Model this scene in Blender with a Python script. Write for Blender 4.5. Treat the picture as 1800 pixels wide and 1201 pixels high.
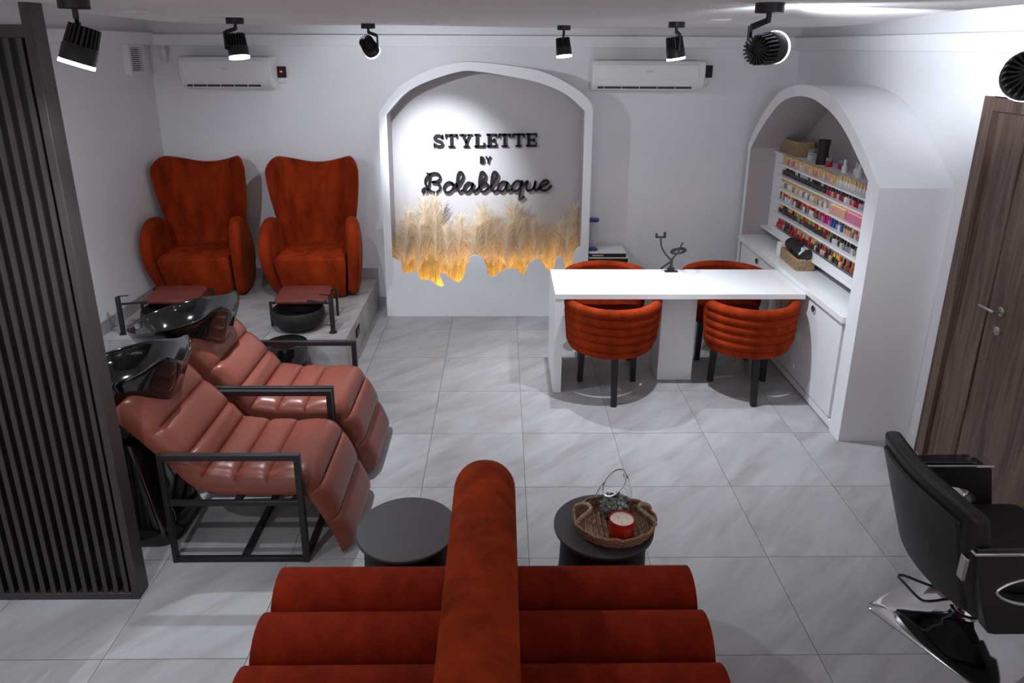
import bpy, bmesh, math, random
from mathutils import Vector, Matrix, Quaternion
random.seed(7)
PI = math.pi
for o in list(bpy.data.objects): bpy.data.objects.remove(o)
scene = bpy.context.scene
COL = scene.collection

# ------------------------------------------------------------------ camera
F_PX, CY = 1244.24, 476.14
yaw, pitch, roll, CAM_H = 0.01452, 0.30726, 0.00496, 2.4445
cam_d = bpy.data.cameras.new('camera'); cam = bpy.data.objects.new('camera', cam_d); COL.objects.link(cam)
cam_d.sensor_width = 36.0; cam_d.lens = F_PX / 1800 * 36.0
cam_d.shift_y = -(600.5 - CY) / 1800.0
cam_d.clip_start = 0.05
fw = Vector((math.sin(yaw) * math.cos(pitch), math.cos(yaw) * math.cos(pitch), -math.sin(pitch)))
rt = Vector((math.cos(yaw), -math.sin(yaw), 0)); up = rt.cross(fw)
r2 = rt * math.cos(roll) + up * math.sin(roll); u2 = -rt * math.sin(roll) + up * math.cos(roll)
cam.matrix_world = Matrix(((r2.x, u2.x, -fw.x, 0), (r2.y, u2.y, -fw.y, 0), (r2.z, u2.z, -fw.z, CAM_H), (0, 0, 0, 1)))
scene.camera = cam

# ------------------------------------------------------------------ world, exposure
world = bpy.data.worlds.new('world'); scene.world = world; world.use_nodes = True
bg = world.node_tree.nodes['Background']
bg.inputs[0].default_value = (1.0, 0.93, 0.935, 1); bg.inputs[1].default_value = 0.88
scene.view_settings.view_transform = 'Standard'; scene.view_settings.look = 'None'
scene.view_settings.gamma = 1.0; scene.view_settings.use_curve_mapping = False
scene.view_settings.exposure = 0.0
COOL = (0.84, 0.92, 1.0)
# ceiling spots: (mount x, y), head centre drop, aim point, energy, cone degrees, label
SPOTS = [   # mount, aim, core watts, core cone, spill watts, label
    ((-1.385, 2.46), (-2.15, 2.05, 0.0), 75, 85, 10, 'black ceiling spotlight beside the slatted screen, leftmost of the row'),
    ((-1.455, 4.10), (-1.22, 3.84, 0.45), 130, 42, 85, 'black ceiling spotlight in front of the left air conditioner'),
    ((-0.905, 5.06), (-0.50, 6.55, 1.34), 400, 46, 33, 'black ceiling spotlight turned towards the arch, left of the arch top'),
    ((0.43, 5.22), (0.64, 5.0, 0.5), 110, 78, 6, 'small black ceiling spotlight over the right side of the arch'),
    ((1.02, 4.37), (1.36, 4.42, 0.4), 150, 100, 10, 'black ceiling spotlight in front of the right air conditioner'),
    ((0.885, 2.485), (2.60, 4.05, 2.62), 300, 46, 18, 'black ceiling spotlight turned to the right wall, lens seen as a bright ring'),
    ((1.16, 1.60), (2.5, 3.75, 2.1), 40, 70, 4, 'black finned ceiling spotlight cut by the right edge, above the door'),
    ((-2.48, 3.30), (-2.65, 4.7, 0.5), 60, 115, 12, 'black ceiling spotlight over the wash area, unseen, added to light the left wall'),  # unseen fixture, added to brighten the left wall
    ((-1.50, 1.20), (-1.75, 3.1, 0.3), 50, 105, 3, 'black ceiling spotlight behind the viewpoint on the screen side'),
]

# ------------------------------------------------------------------ helpers
class MB:
    def __init__(s): s.v = []; s.f = []; s.m = []
    def add(s, v, f, mi=0):
        o = len(s.v); s.v += [tuple(p) for p in v]; s.f += [tuple(i + o for i in q) for q in f]; s.m += [mi] * len(f); return s
    def box(s, x0, x1, y0, y1, z0, z1, mi=0):
        v = [(x0, y0, z0), (x1, y0, z0), (x1, y1, z0), (x0, y1, z0), (x0, y0, z1), (x1, y0, z1), (x1, y1, z1), (x0, y1, z1)]
        return s.add(v, [(0, 3, 2, 1), (4, 5, 6, 7), (0, 1, 5, 4), (1, 2, 6, 5), (2, 3, 7, 6), (3, 0, 4, 7)], mi)
    def bar(s, a, b, w, h=None, mi=0):            # square bar between two points
        a = Vector(a); b = Vector(b); d = (b - a).normalized(); h = h or w
        ref = Vector((0, 0, 1)) if abs(d.z) < .9 else Vector((0, 1, 0))
        x = d.cross(ref).normalized(); y = x.cross(d).normalized()
        v = [p + x * sx * w / 2 + y * sy * h / 2 for p in (a, b) for sx, sy in ((-1, -1), (1, -1), (1, 1), (-1, 1))]
        return s.add(v, [(0, 3, 2, 1), (4, 5, 6, 7), (0, 1, 5, 4), (1, 2, 6, 5), (2, 3, 7, 6), (3, 0, 4, 7)], mi)
    def loft(s, rings, closed=True, cap=True, mi=0):
        n = len(rings[0]); v = [p for r in rings for p in r]; f = []
        for i in range(len(rings) - 1):
            for j in range(n if closed else n - 1):
                k = (j + 1) % n; f.append((i * n + j, i * n + k, (i + 1) * n + k, (i + 1) * n + j))
        if cap: f.append(tuple(range(n))[::-1]); f.append(tuple(range((len(rings) - 1) * n, len(rings) * n)))
        return s.add(v, f, mi)
    def lathe(s, prof, n=24, c=(0, 0, 0), cap=True, mi=0, sx=1, sy=1):
        rings = [[(c[0] + r * sx * math.cos(2 * PI * j / n), c[1] + r * sy * math.sin(2 * PI * j / n), c[2] + z) for j in range(n)] for r, z in prof]
        return s.loft(rings, True, cap, mi)
    def tube(s, pts, r, n=8, closed=False, mi=0, flat=1.0):
        pts = [Vector(p) for p in pts]; m = len(pts); rings = []; prev = None
        for i, p in enumerate(pts):
            t = ((pts[(i + 1) % m] - pts[i - 1]) if closed else (pts[min(i + 1, m - 1)] - pts[max(i - 1, 0)])).normalized()
            if prev is None:
                ref = Vector((0, 0, 1)) if abs(t.z) < .9 else Vector((1, 0, 0)); x = t.cross(ref).normalized()
            else: x = (prev - t * prev.dot(t)).normalized()
            y = t.cross(x); prev = x
            rr = r[i] if isinstance(r, (list, tuple)) else r
            rings.append([p + (x * math.cos(2 * PI * j / n) + y * flat * math.sin(2 * PI * j / n)) * rr for j in range(n)])
        if closed: rings.append(rings[0]); return s.loft(rings, True, False, mi)
        return s.loft(rings, True, True, mi)
    def capsule(s, a, b, r, n=16, k=5, sy=1.0, mi=0):
        a = Vector(a); b = Vector(b); d = (b - a).normalized()
        pts = []; rad = []
        for i in range(k + 1):
            t = PI / 2 * i / k; pts.append(a + d * (r * .55) * (1 - math.sin(t))); rad.append(max(r * math.sin(t) ** .8, .002))
        for i in range(k, -1, -1):
            t = PI / 2 * i / k; pts.append(b - d * (r * .55) * (1 - math.sin(t))); rad.append(max(r * math.sin(t) ** .8, .002))
        return s.tube(pts, rad, n, flat=sy, mi=mi)
    def prism(s, poly, axis, a, b, mi=0):
        n = len(poly)
        def P(p, t): return (t, p[0], p[1]) if axis == 'X' else ((p[0], t, p[1]) if axis == 'Y' else (p[0], p[1], t))
        v = [P(p, a) for p in poly] + [P(p, b) for p in poly]
        f = [tuple(range(n)), tuple(range(n, 2 * n))] + [(i, (i + 1) % n, n + (i + 1) % n, n + i) for i in range(n)]
        return s.add(v, f, mi)
    def ring(s, out, inn, axis, a, b, closed=True, mi=0, inner_mi=None):
        n = len(out)
        def P(p, t): return (t, p[0], p[1]) if axis == 'X' else ((p[0], t, p[1]) if axis == 'Y' else (p[0], p[1], t))
        v = [P(p, t) for t in (a, b) for q in (out, inn) for p in q]; f = []
        for i in range(n if closed else n - 1):
            j = (i + 1) % n
            f += [(i, j, n + j, n + i), (2 * n + i, 3 * n + i, 3 * n + j, 2 * n + j), (i, 2 * n + i, 2 * n + j, j), (n + i, n + j, 3 * n + j, 3 * n + i)]
        k0 = len(s.m)
        if not closed: f += [(0, n, 3 * n, 2 * n), (n - 1, 3 * n - 1, 4 * n - 1, 2 * n - 1)]
        s.add(v, f, mi)
        if inner_mi is not None:
            for q in range(n if closed else n - 1): s.m[k0 + 4 * q + 3] = inner_mi
        return s
    def pillow(s, poly, axis, a, b, r, k=4, warp=None, mi=0):   # slab with rounded rim
        c = inset_fn(poly); rings = []
        ts = []
        for i in range(k + 1):
            q = PI / 2 * i / k; ts.append((a + r * (1 - math.sin(q)), r * (1 - math.cos(PI / 2 - q) if False else 1 - math.sin(PI / 2 * 0 + 0)) if False else r * (1 - math.sin(PI/2 - (PI/2 - q)))))
        ts = [(a + r * (1 - math.cos(PI / 2 * i / k)), r * (1 - math.sin(PI / 2 * i / k))) for i in range(k + 1)]
        ts += [(b - r * (1 - math.cos(PI / 2 * i / k)), r * (1 - math.sin(PI / 2 * i / k))) for i in range(k, -1, -1)]
        for t, d in ts:
            q = c(d); ring = []
            for p in q:
                P = (t, p[0], p[1]) if axis == 'X' else ((p[0], t, p[1]) if axis == 'Y' else (p[0], p[1], t))
                ring.append(warp(P) if warp else P)
            rings.append(ring)
        return s.loft(rings, True, True, mi)

def inset_fn(poly):
    n = len(poly); A = sum(poly[i][0] * poly[(i + 1) % n][1] - poly[(i + 1) % n][0] * poly[i][1] for i in range(n)); sg = 1 if A > 0 else -1
    nr = []
    for i in range(n):
        p0 = Vector(poly[i - 1]); p1 = Vector(poly[i]); p2 = Vector(poly[(i + 1) % n])
        e1 = (p1 - p0).normalized(); e2 = (p2 - p1).normalized()
        m = Vector((-(e1.y + e2.y), e1.x + e2.x)) * sg
        L = m.length or 1; m /= L; k = max(.5, m.dot(Vector((-e1.y, e1.x)) * sg)); nr.append(m / k)
    return lambda d: [(p[0] + q.x * d, p[1] + q.y * d) for p, q in zip(poly, nr)]

def crom(pts, k=6, closed=False):
    n = len(pts); out = []; V = [Vector(p) for p in pts]
    for i in range(n if closed else n - 1):
        p0 = V[i - 1] if (closed or i > 0) else V[i]; p1 = V[i]; p2 = V[(i + 1) % n]; p3 = V[(i + 2) % n] if (closed or i + 2 < n) else V[(i + 1) % n]
        for j in range(k):
            t = j / k
            out.append(.5 * ((2 * p1) + (p2 - p0) * t + (2 * p0 - 5 * p1 + 4 * p2 - p3) * t * t + (3 * p1 - p0 - 3 * p2 + p3) * t ** 3))
    if not closed: out.append(V[-1])
    return [tuple(p) for p in out]
def resample(pts, n):
    V = [Vector(p) for p in pts]; L = [0]
    for a, b in zip(V, V[1:]): L.append(L[-1] + (b - a).length)
    out = []; j = 0
    for i in range(n):
        d = L[-1] * i / (n - 1)
        while j < len(L) - 2 and L[j + 1] < d: j += 1
        t = (d - L[j]) / max(1e-9, L[j + 1] - L[j]); out.append(tuple(V[j].lerp(V[j + 1], min(1, t))))
    return out
def rrect(x0, x1, y0, y1, r, k=5):
    out = []
    for cx, cy, a in ((x1 - r, y0 + r, -PI / 2), (x1 - r, y1 - r, 0), (x0 + r, y1 - r, PI / 2), (x0 + r, y0 + r, PI)):
        for i in range(k + 1):
            t = a + PI / 2 * i / k; out.append((cx + r * math.cos(t), cy + r * math.sin(t)))
    return out

MATS = {}
def mesh_of(mb, mats, smooth=None):
    me = bpy.data.meshes.new('mesh'); me.from_pydata(mb.v, [], mb.f)
    for m in mats: me.materials.append(MATS[m] if isinstance(m, str) else m)
    for p, mi in zip(me.polygons, mb.m): p.material_index = mi
    bm = bmesh.new(); bm.from_mesh(me); bmesh.ops.remove_doubles(bm, verts=bm.verts, dist=1e-6)
    bmesh.ops.recalc_face_normals(bm, faces=bm.faces); bm.to_mesh(me); bm.free()
    if smooth is not None:
        for p in me.polygons: p.use_smooth = True
        me.set_sharp_from_angle(angle=math.radians(smooth))
    return me
def obj(name, mb, mat, parent=None, smooth=None, bevel=0, seg=2, sub=0, loc=None, label=None):
    mats = mat if isinstance(mat, (list, tuple)) else [mat]
    me = mb if isinstance(mb, bpy.types.Mesh) else mesh_of(mb, mats, smooth)
    o = bpy.data.objects.new(name, me); COL.objects.link(o)
    if parent is not None: o.parent = parent
    if loc: o.location = loc
    if bevel:
        b = o.modifiers.new('bevel', 'BEVEL'); b.width = bevel; b.segments = seg; b.limit_method = 'ANGLE'; b.angle_limit = math.radians(35)
        for p in me.polygons: p.use_smooth = True
        me.set_sharp_from_angle(angle=math.radians(60)); b.harden_normals = False
    if sub:
        s = o.modifiers.new('sub', 'SUBSURF'); s.levels = sub; s.render_levels = sub
    if label: o['label'] = label
    return o
def thing(name, label, cat, loc=(0, 0, 0), rz=0, group=None):
    o = bpy.data.objects.new(name, None); COL.objects.link(o); o.location = loc; o.rotation_euler = (0, 0, rz); o.empty_display_size = .05
    o['label'] = label; o['category'] = cat
    if group: o['group'] = group
    return o
def tag(o, label, cat, group=None):
    o['label'] = label; o['category'] = cat
    if group: o['group'] = group
    return o
def struct(o): o['kind'] = 'structure'; return o
def copy_tree(o, parent=None):
    c = o.copy(); COL.objects.link(c); c.parent = parent
    for ch in list(o.children): copy_tree(ch, c)
    return c
def dup(root, loc, rz=None, label=None, sx=None):
    c = copy_tree(root); c.location = loc
    if rz is not None: c.rotation_euler = (0, 0, rz)
    if label: c['label'] = label
    return c

# ------------------------------------------------------------------ materials
def mat(name, col, rough=.5, metal=0, spec=.5, var=0, vscale=8, stretch=(1, 1, 1), bump=0, bscale=60, sheen=0, coat=0, trans=0, emit=None, estr=0, ior=1.45, col2=None, alpha=1):
    m = bpy.data.materials.new(name); m.use_nodes = True; MATS[name] = m
    nt = m.node_tree; N = nt.nodes; L = nt.links; b = N['Principled BSDF']
    b.inputs['Base Color'].default_value = (*col, 1); b.inputs['Roughness'].default_value = rough; b.inputs['Metallic'].default_value = metal
    b.inputs['Specular IOR Level'].default_value = spec; b.inputs['IOR'].default_value = ior
    if sheen:
        b.inputs['Sheen Weight'].default_value = sheen; b.inputs['Sheen Roughness'].default_value = .35
        b.inputs['Sheen Tint'].default_value = (1.0, .30, .08, 1)
    if coat: b.inputs['Coat Weight'].default_value = coat; b.inputs['Coat Roughness'].default_value = .08
    if trans: b.inputs['Transmission Weight'].default_value = trans
    if emit: b.inputs['Emission Color'].default_value = (*emit, 1); b.inputs['Emission Strength'].default_value = estr
    if var or bump or col2:
        tc = N.new('ShaderNodeTexCoord'); mp = N.new('ShaderNodeMapping'); L.new(tc.outputs['Object'], mp.inputs[0]); mp.inputs['Scale'].default_value = stretch
    if var or col2:
        nz = N.new('ShaderNodeTexNoise'); nz.inputs['Scale'].default_value = vscale; nz.inputs['Detail'].default_value = 5; nz.inputs['Roughness'].default_value = .6
        L.new(mp.outputs[0], nz.inputs['Vector'])
        rp = N.new('ShaderNodeValToRGB'); L.new(nz.outputs[0], rp.inputs[0]); rp.color_ramp.elements[0].position = .3; rp.color_ramp.elements[1].position = .72
        a = col2 if col2 else tuple(c * (1 - var) for c in col); c2 = tuple(min(1, c * (1 + var)) for c in col)
        rp.color_ramp.elements[0].color = (*a, 1); rp.color_ramp.elements[1].color = (*c2, 1); L.new(rp.outputs[0], b.inputs['Base Color'])
    if bump:
        nb = N.new('ShaderNodeTexNoise'); nb.inputs['Scale'].default_value = bscale; nb.inputs['Detail'].default_value = 3; L.new(mp.outputs[0], nb.inputs['Vector'])
        bp = N.new('ShaderNodeBump'); bp.inputs['Strength'].default_value = bump; bp.inputs['Distance'].default_value = .01; L.new(nb.outputs[0], bp.inputs['Height']); L.new(bp.outputs[0], b.inputs['Normal'])
    return m
mat('wall', (.80, .795, .82), .62, var=.02, vscale=3, bump=.04, bscale=25)
mat('taupe_light', (.44, .415, .425), .65, var=.02, vscale=3)
mat('taupe', (.39, .345, .35), .65, var=.03, vscale=3)
mat('ceil', (.66, .63, .635), .8, var=.02, vscale=2)
mat('white_paint', (.80, .80, .82), .45, var=.015, vscale=3)
mat('white_gloss', (.82, .82, .84), .22)
mat('quartz', (.83, .835, .845), .16, var=.03, vscale=5)
mat('plaster', (.78, .785, .815), .7, var=.03, vscale=4, bump=.12, bscale=14)
mat('plastic_white', (.78, .77, .77), .35)
mat('grout', (.20, .18, .18), .8)
mat('velvet', (.255, .0265, .005), .85, spec=.08, var=.45, vscale=8, stretch=(1, 1, .35), sheen=.14, bump=.15, bscale=180)
mat('velvet_dark', (.19, .015, .004), .85, spec=.08, var=.3, vscale=9, stretch=(1.5, 1, 1), sheen=.1, bump=.2, bscale=160)
mat('leather', (.215, .056, .036), .33, var=.06, vscale=5, bump=.05, bscale=120)
mat('leather_dark', (.15, .03, .02), .45, var=.06, vscale=5)
mat('black_metal', (.018, .016, .017), .42, spec=.4)
mat('black_matte', (.02, .018, .018), .6, spec=.3)
mat('black_gloss', (.006, .006, .006), .06, spec=.6, coat=.6)
mat('black_leather', (.017, .0145, .0145), .45, spec=.4, bump=.04, bscale=150)
mat('slat_shaded', (.013, .010, .010), .28, spec=.5)  # near-black: shade between the slats put into the colour
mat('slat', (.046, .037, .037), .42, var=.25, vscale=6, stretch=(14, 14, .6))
mat('table_black', (.055, .045, .047), .55, var=.08, vscale=20)
mat('chrome', (.75, .74, .75), .06, metal=1)
mat('steel', (.5, .48, .47), .28, metal=1)
mat('lens', (1, 1, 1), .5, emit=(.93, .97, 1), estr=14)
mat('led_warm', (1, .8, .5), .5, emit=(1, .66, .36), estr=2.6)
mat('glow_gold', (.9, .55, .1), .5, emit=(1, .6, .15), estr=1.5)
mat('grille_dark', (.05, .045, .045), .6)
mat('acrylic', (.93, .94, .96), .08, trans=.9, ior=1.1)
mat('glass', (.97, .98, .98), .02, trans=1, ior=1.12)
mat('stone', (.30, .33, .31), .25, var=.5, vscale=60)
mat('wax', (.80, .68, .54), .4)
mat('candle_red', (.48, .018, .008), .3)
mat('candle_label', (.60, .05, .015), .4)
mat('blue_plastic', (.02, .05, .2), .4)
mat('letter_black', (.010, .008, .009), .55, spec=.25)
mat('red_led', (.8, .02, .02), .5, emit=(1, .03, .05), estr=3)
mat('print_pale', (.6, .6, .6), .6)
mat('straw', (.70, .46, .13), .45, var=.5, vscale=25)
mat('stem', (.40, .25, .10), .7)
mat('dish_grey', (.3, .29, .29), .4)
def wood_mat():
    m = mat('door_wood', (.12, .072, .055), .45); nt = m.node_tree; N = nt.nodes; L = nt.links; b = N['Principled BSDF']
    tc = N.new('ShaderNodeTexCoord'); mp = N.new('ShaderNodeMapping'); mp.inputs['Scale'].default_value = (14, 14, .9); L.new(tc.outputs['Object'], mp.inputs[0])
    n1 = N.new('ShaderNodeTexNoise'); n1.inputs['Scale'].default_value = 1.6; n1.inputs['Detail'].default_value = 8; n1.inputs['Distortion'].default_value = 1.2; L.new(mp.outputs[0], n1.inputs['Vector'])
    rp = N.new('ShaderNodeValToRGB'); L.new(n1.outputs[0], rp.inputs[0]); e = rp.color_ramp.elements
    e[0].position = .3; e[0].color = (.055, .03, .024, 1); e[1].position = .7; e[1].color = (.17, .108, .085, 1); L.new(rp.outputs[0], b.inputs['Base Color'])
wood_mat()
def tile_mat(name, ca, cb):
    m = mat(name, ca, .32); nt = m.node_tree; N = nt.nodes; L = nt.links; b = N['Principled BSDF']
    tc = N.new('ShaderNodeTexCoord'); oi = N.new('ShaderNodeObjectInfo'); ad = N.new('ShaderNodeVectorMath'); ad.operation = 'MULTIPLY_ADD'
    ad.inputs[1].default_value = (1, 1, 1); cx = N.new('ShaderNodeVectorMath'); cx.operation = 'SCALE'; cx.inputs[0].default_value = (37, 17, 53); L.new(oi.outputs['Random'], cx.inputs['Scale'])
    L.new(tc.outputs['Object'], ad.inputs[0]); L.new(cx.outputs[0], ad.inputs[2])
    mp = N.new('ShaderNodeMapping'); mp.vector_type = 'TEXTURE'; mp.inputs['Rotation'].default_value = (0, 0, math.radians(-46)); mp.inputs['Scale'].default_value = (.20, .85, .5); L.new(ad.outputs[0], mp.inputs[0])
    n1 = N.new('ShaderNodeTexNoise'); n1.inputs['Scale'].default_value = 1.3; n1.inputs['Detail'].default_value = 7; n1.inputs['Roughness'].default_value = .6; n1.inputs['Distortion'].default_value = .6; L.new(mp.outputs[0], n1.inputs['Vector'])
    rp = N.new('ShaderNodeValToRGB'); L.new(n1.outputs[0], rp.inputs[0]); e = rp.color_ramp.elements
    e[0].position = .32; e[0].color = (*ca, 1); e[1].position = .62; e[1].color = (*cb, 1); L.new(rp.outputs[0], b.inputs['Base Color'])
    b.inputs['Roughness'].default_value = .38; b.inputs['Specular IOR Level'].default_value = .4
tile_mat('tile', (.30, .285, .285), (.415, .405, .41)); tile_mat('marble', (.27, .245, .24), (.46, .44, .44))
def wicker_mat(name, ca, cb, sc=(60, 60, 110)):
    m = mat(name, ca, .7); nt = m.node_tree; N = nt.nodes; L = nt.links; b = N['Principled BSDF']
    tc = N.new('ShaderNodeTexCoord'); mp = N.new('ShaderNodeMapping'); mp.inputs['Scale'].default_value = sc; L.new(tc.outputs['Object'], mp.inputs[0])
    w = N.new('ShaderNodeTexChecker'); w.inputs['Scale'].default_value = 1.0; L.new(mp.outputs[0], w.inputs['Vector'])
    n = N.new('ShaderNodeTexNoise'); n.inputs['Scale'].default_value = .9; L.new(mp.outputs[0], n.inputs['Vector'])
    mx = N.new('ShaderNodeMix'); mx.data_type = 'RGBA'; mx.inputs[6].default_value = (*ca, 1); mx.inputs[7].default_value = (*cb, 1)
    ml = N.new('ShaderNodeMath'); ml.operation = 'MULTIPLY_ADD'; ml.inputs[1].default_value = .5; L.new(w.outputs[1], ml.inputs[0]); L.new(n.outputs[0], ml.inputs[2])
    L.new(ml.outputs[0], mx.inputs[0]); L.new(mx.outputs[2], b.inputs['Base Color'])
    bp = N.new('ShaderNodeBump'); bp.inputs['Strength'].default_value = .5; bp.inputs['Distance'].default_value = .004; L.new(w.outputs[1], bp.inputs['Height']); L.new(bp.outputs[0], b.inputs['Normal'])
wicker_mat('wicker', (.16, .10, .05), (.46, .33, .19)); wicker_mat('wicker_brown', (.10, .05, .03), (.34, .19, .11))
def plume_mat():
    m = mat('plume', (.95, .89, .80), .8); nt = m.node_tree; N = nt.nodes; L = nt.links; b = N['Principled BSDF']
    tr = N.new('ShaderNodeBsdfTranslucent'); tr.inputs[0].default_value = (.95, .84, .68, 1); mx = N.new('ShaderNodeMixShader'); mx.inputs[0].default_value = .6
    L.new(b.outputs[0], mx.inputs[1]); L.new(tr.outputs[0], mx.inputs[2]); L.new(mx.outputs[0], N['Material Output'].inputs[0])
plume_mat()

# ------------------------------------------------------------------ the setting
XL, XR, YB, ZC, ZO = -3.10, 2.64, 6.55, 2.585, 2.76
Y0 = -1.0
floor = struct(obj('floor', MB().box(XL - .1, XR + .1, Y0, YB + .1, -.12, -.004), 'grout'))
tile_me = mesh_of(MB().box(-.2985, .2985, -.2985, .2985, -.012, 0), ['tile'])
GX, GY = .1356, 4.1436
for i in range(-6, 5):
    for j in range(-6, 5):
        x0, x1 = GX + .6 * i, GX + .6 * (i + 1); y0, y1 = GY + .6 * j, GY + .6 * (j + 1)
        if x0 > XR or x1 < XL or y0 > YB or y1 < .6: continue
        o = obj('tile', tile_me, None, floor, loc=((x0 + x1) / 2, (y0 + y1) / 2, random.uniform(-.0008, 0)))
bm_ = MB().box(XL - .12, XR + .12, YB, YB + .12, 0, ZO + .05)
struct(obj('wall_back', bm_, 'wall'))
struct(obj('wall_left', MB().box(XL - .12, XL, Y0, YB, 0, ZO + .05), 'wall'))
struct(obj('wall_right', MB().box(XR, XR + .12, 3.92, YB, 0, ZO + .05).box(XR, XR + .12, 2.78, 3.92, 2.2, ZO + .05).box(XR, XR + .12, Y0, 2.78, 0, ZO + .05), 'wall'))
struct(obj('ceiling', MB().box(XL - .1, XR + .1, Y0, YB + .1, ZO, ZO + .1), 'ceil'))
cp = [(-1.75, Y0), (-1.8, 1.2), (-1.9, 3.1), (-2.12, 4.4), (-2.12, 5.15), (-1.5, 5.45), (-.6, 5.5), (.2, 5.85), (1.2, 6.05), (2.0, 5.85), (2.3, 5.2), (2.12, 4.1), (1.86, 3.2), (1.72, 2.3), (1.65, Y0)]
cps = crom(cp, 6)
struct(obj('ceiling_panel', MB().prism(cps, 'Z', ZC, ZO - .002), 'ceil', smooth=30))
# perimeter ledge (cornice) under the upper wall
LED = .09
struct(obj('trim_1', MB().box(XL, XR, YB - LED, YB, 2.437, 2.532), 'wall', bevel=.004))
struct(obj('trim_2', MB().box(XL, XL + LED, Y0, YB - LED, 2.445, 2.545), 'wall', bevel=.004))
struct(obj('trim_3', MB().box(XR - LED, XR, Y0, YB - LED, 2.425, 2.528), 'wall', bevel=.004))
struct(obj('baseboard_back', MB().box(-1.2, -1.09, YB - .012, YB, 0, .1).box(.8, 2.19, YB - .012, YB, 0, .1), 'tile'))
struct(obj('baseboard_left', MB().box(XL, XL + .012, Y0, 5.04, 0, .1), 'tile'))
struct(obj('baseboard_right', MB().box(XR - .012, XR, 3.93, 4.034, 0, .09).box(XR - .012, XR, Y0, 2.78, 0, .09), 'white_paint'))

# ------------------------------------------------------------------ arch with planter
YA = 6.28
OUT = [(-1.076, 1.881), (-0.894, 2.097), (-0.645, 2.239), (-0.377, 2.31), (-0.184, 2.311), (0.083, 2.284), (0.326, 2.243), (0.548, 2.15), (0.723, 2.032), (0.79, 1.926)]
INN = [(-1.004, 1.875), (-0.837, 2.05), (-0.648, 2.15), (-0.369, 2.236), (-0.199, 2.236), (0.083, 2.195), (0.328, 2.144), (0.55, 2.05), (0.716, 1.911)]
out = [(-1.088, 0)] + resample(crom(OUT, 6), 40) + [(.80, 0)]
inn = [(-1.02, 0)] + resample(crom(INN, 6), 40) + [(.73, 0)]
arch = thing('wall_arch', 'white arch surround standing out from the back wall around the sign', 'arch', (0, YA, 0))
obj('surround', MB().ring(out, inn, 'Y', 0, YB - YA, closed=False, inner_mi=1), ['wall', 'taupe_light'], arch, smooth=25)
obj('recess_back', MB().prism(inn, 'Y', YB - YA - .006, YB - YA - .001), 'taupe_light', arch, label='grey painted recess behind the sign')
JAG = [(-1.03, .578), (-1.018, 0.573), (-0.936, 0.529), (-0.934, 0.463), (-0.883, 0.418), (-0.789, 0.452), (-0.773, 0.368), (-0.705, 0.354), (-0.673, 0.357), (-0.59, 0.296), (-0.547, 0.307), (-0.582, 0.408), (-0.568, 0.424), (-0.505, 0.396), (-0.443, 0.341), (-0.387, 0.346), (-0.337, 0.463), (-0.304, 0.571), (-0.256, 0.601), (-0.204, 0.59), (-0.167, 0.557), (-0.139, 0.463), (-0.126, 0.405), (-0.068, 0.397), (0.004, 0.452), (0.091, 0.472), (0.147, 0.455), (0.192, 0.402), (0.218, 0.447), (0.257, 0.53), (0.328, 0.563), (0.36, 0.538), (0.409, 0.472), (0.441, 0.455), (0.481, 0.464), (0.502, 0.563), (0.533, 0.591), (0.565, 0.563), (0.584, 0.464), (0.61, 0.464), (0.646, 0.514), (0.674, 0.637), (0.712, 0.678), (.74, .70)]
jag = crom(JAG, 3)
obj('jagged_front', MB().prism([(-1.03, 0)] + jag + [(.74, 0)], 'Y', -.002, .03), 'plaster', arch, smooth=30, label='jagged plaster front of the planter')
obj('planter_floor', MB().box(-1.02, .73, .03, YB - YA, 0, .2), 'plaster', arch)
led = obj('light_strip', MB().box(-.98, .70, .045, .06, .205, .215), 'glow_gold', arch)
for k in range(6):
    ld = bpy.data.lights.new('planter_glow', 'AREA'); ld.shape = 'RECTANGLE'; ld.size = .26; ld.size_y = .05; ld.energy = 1.4; ld.color = (1, .66, .20)
    lo = bpy.data.objects.new('planter_glow', ld); COL.objects.link(lo); lo.location = (-.86 + .29 * k, YA + .075, .225); lo.rotation_euler = (math.radians(200), 0, 0)

# sign letters (mounted off the wall inside the arch)
K = .000824
def uv(u, v): return (-0.747 + (u - 140) * K, 1.328 - (v - 598) * K)
def stroke(mb, pts, w, y0, y1):
    P = [Vector(p) for p in pts]; n = len(P); Lf = []; Rt = []
    for i, p in enumerate(P):
        t = (P[min(i + 1, n - 1)] - P[max(i - 1, 0)]).normalized(); nn = Vector((-t.y, t.x)) * w / 2
        Lf.append(p + nn); Rt.append(p - nn)
    t0 = (P[1] - P[0]).normalized(); t1 = (P[-1] - P[-2]).normalized()
    def capp(c, t): 
        a = math.atan2(t.y, t.x); return [(c.x + w / 2 * math.cos(a + q), c.y + w / 2 * math.sin(a + q)) for q in (PI / 3, 0, -PI / 3)]
    # quads keep self-crossing strokes clean
    v = [(p.x, y, p.y) for y in (y0, y1) for p in Lf + Rt]; f = []; m = 2 * n
    for i in range(n - 1):
        f += [(i, i + 1, n + i + 1, n + i), (m + i, m + n + i, m + n + i + 1, m + i + 1), (i, m + i, m + i + 1, i + 1), (n + i, n + i + 1, m + n + i + 1, m + n + i)]
    mb.add(v, f)
    for c, t in ((P[0], -t0), (P[-1], t1)):
        a = math.atan2(t.y, t.x); poly = [(c.x + w / 2 * math.cos(a + q), c.y + w / 2 * math.sin(a + q)) for q in (PI / 2, PI / 4, 0, -PI / 4, -PI / 2)]
        mb.prism(poly, 'Y', y0, y1)
def rc(mb, u0, u1, v0, v1, y0, y1):
    a = uv(u0, v0); b = uv(u1, v1); mb.box(min(a[0], b[0]), max(a[0], b[0]), y0, y1, min(a[1], b[1]), max(a[1], b[1]))
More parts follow.
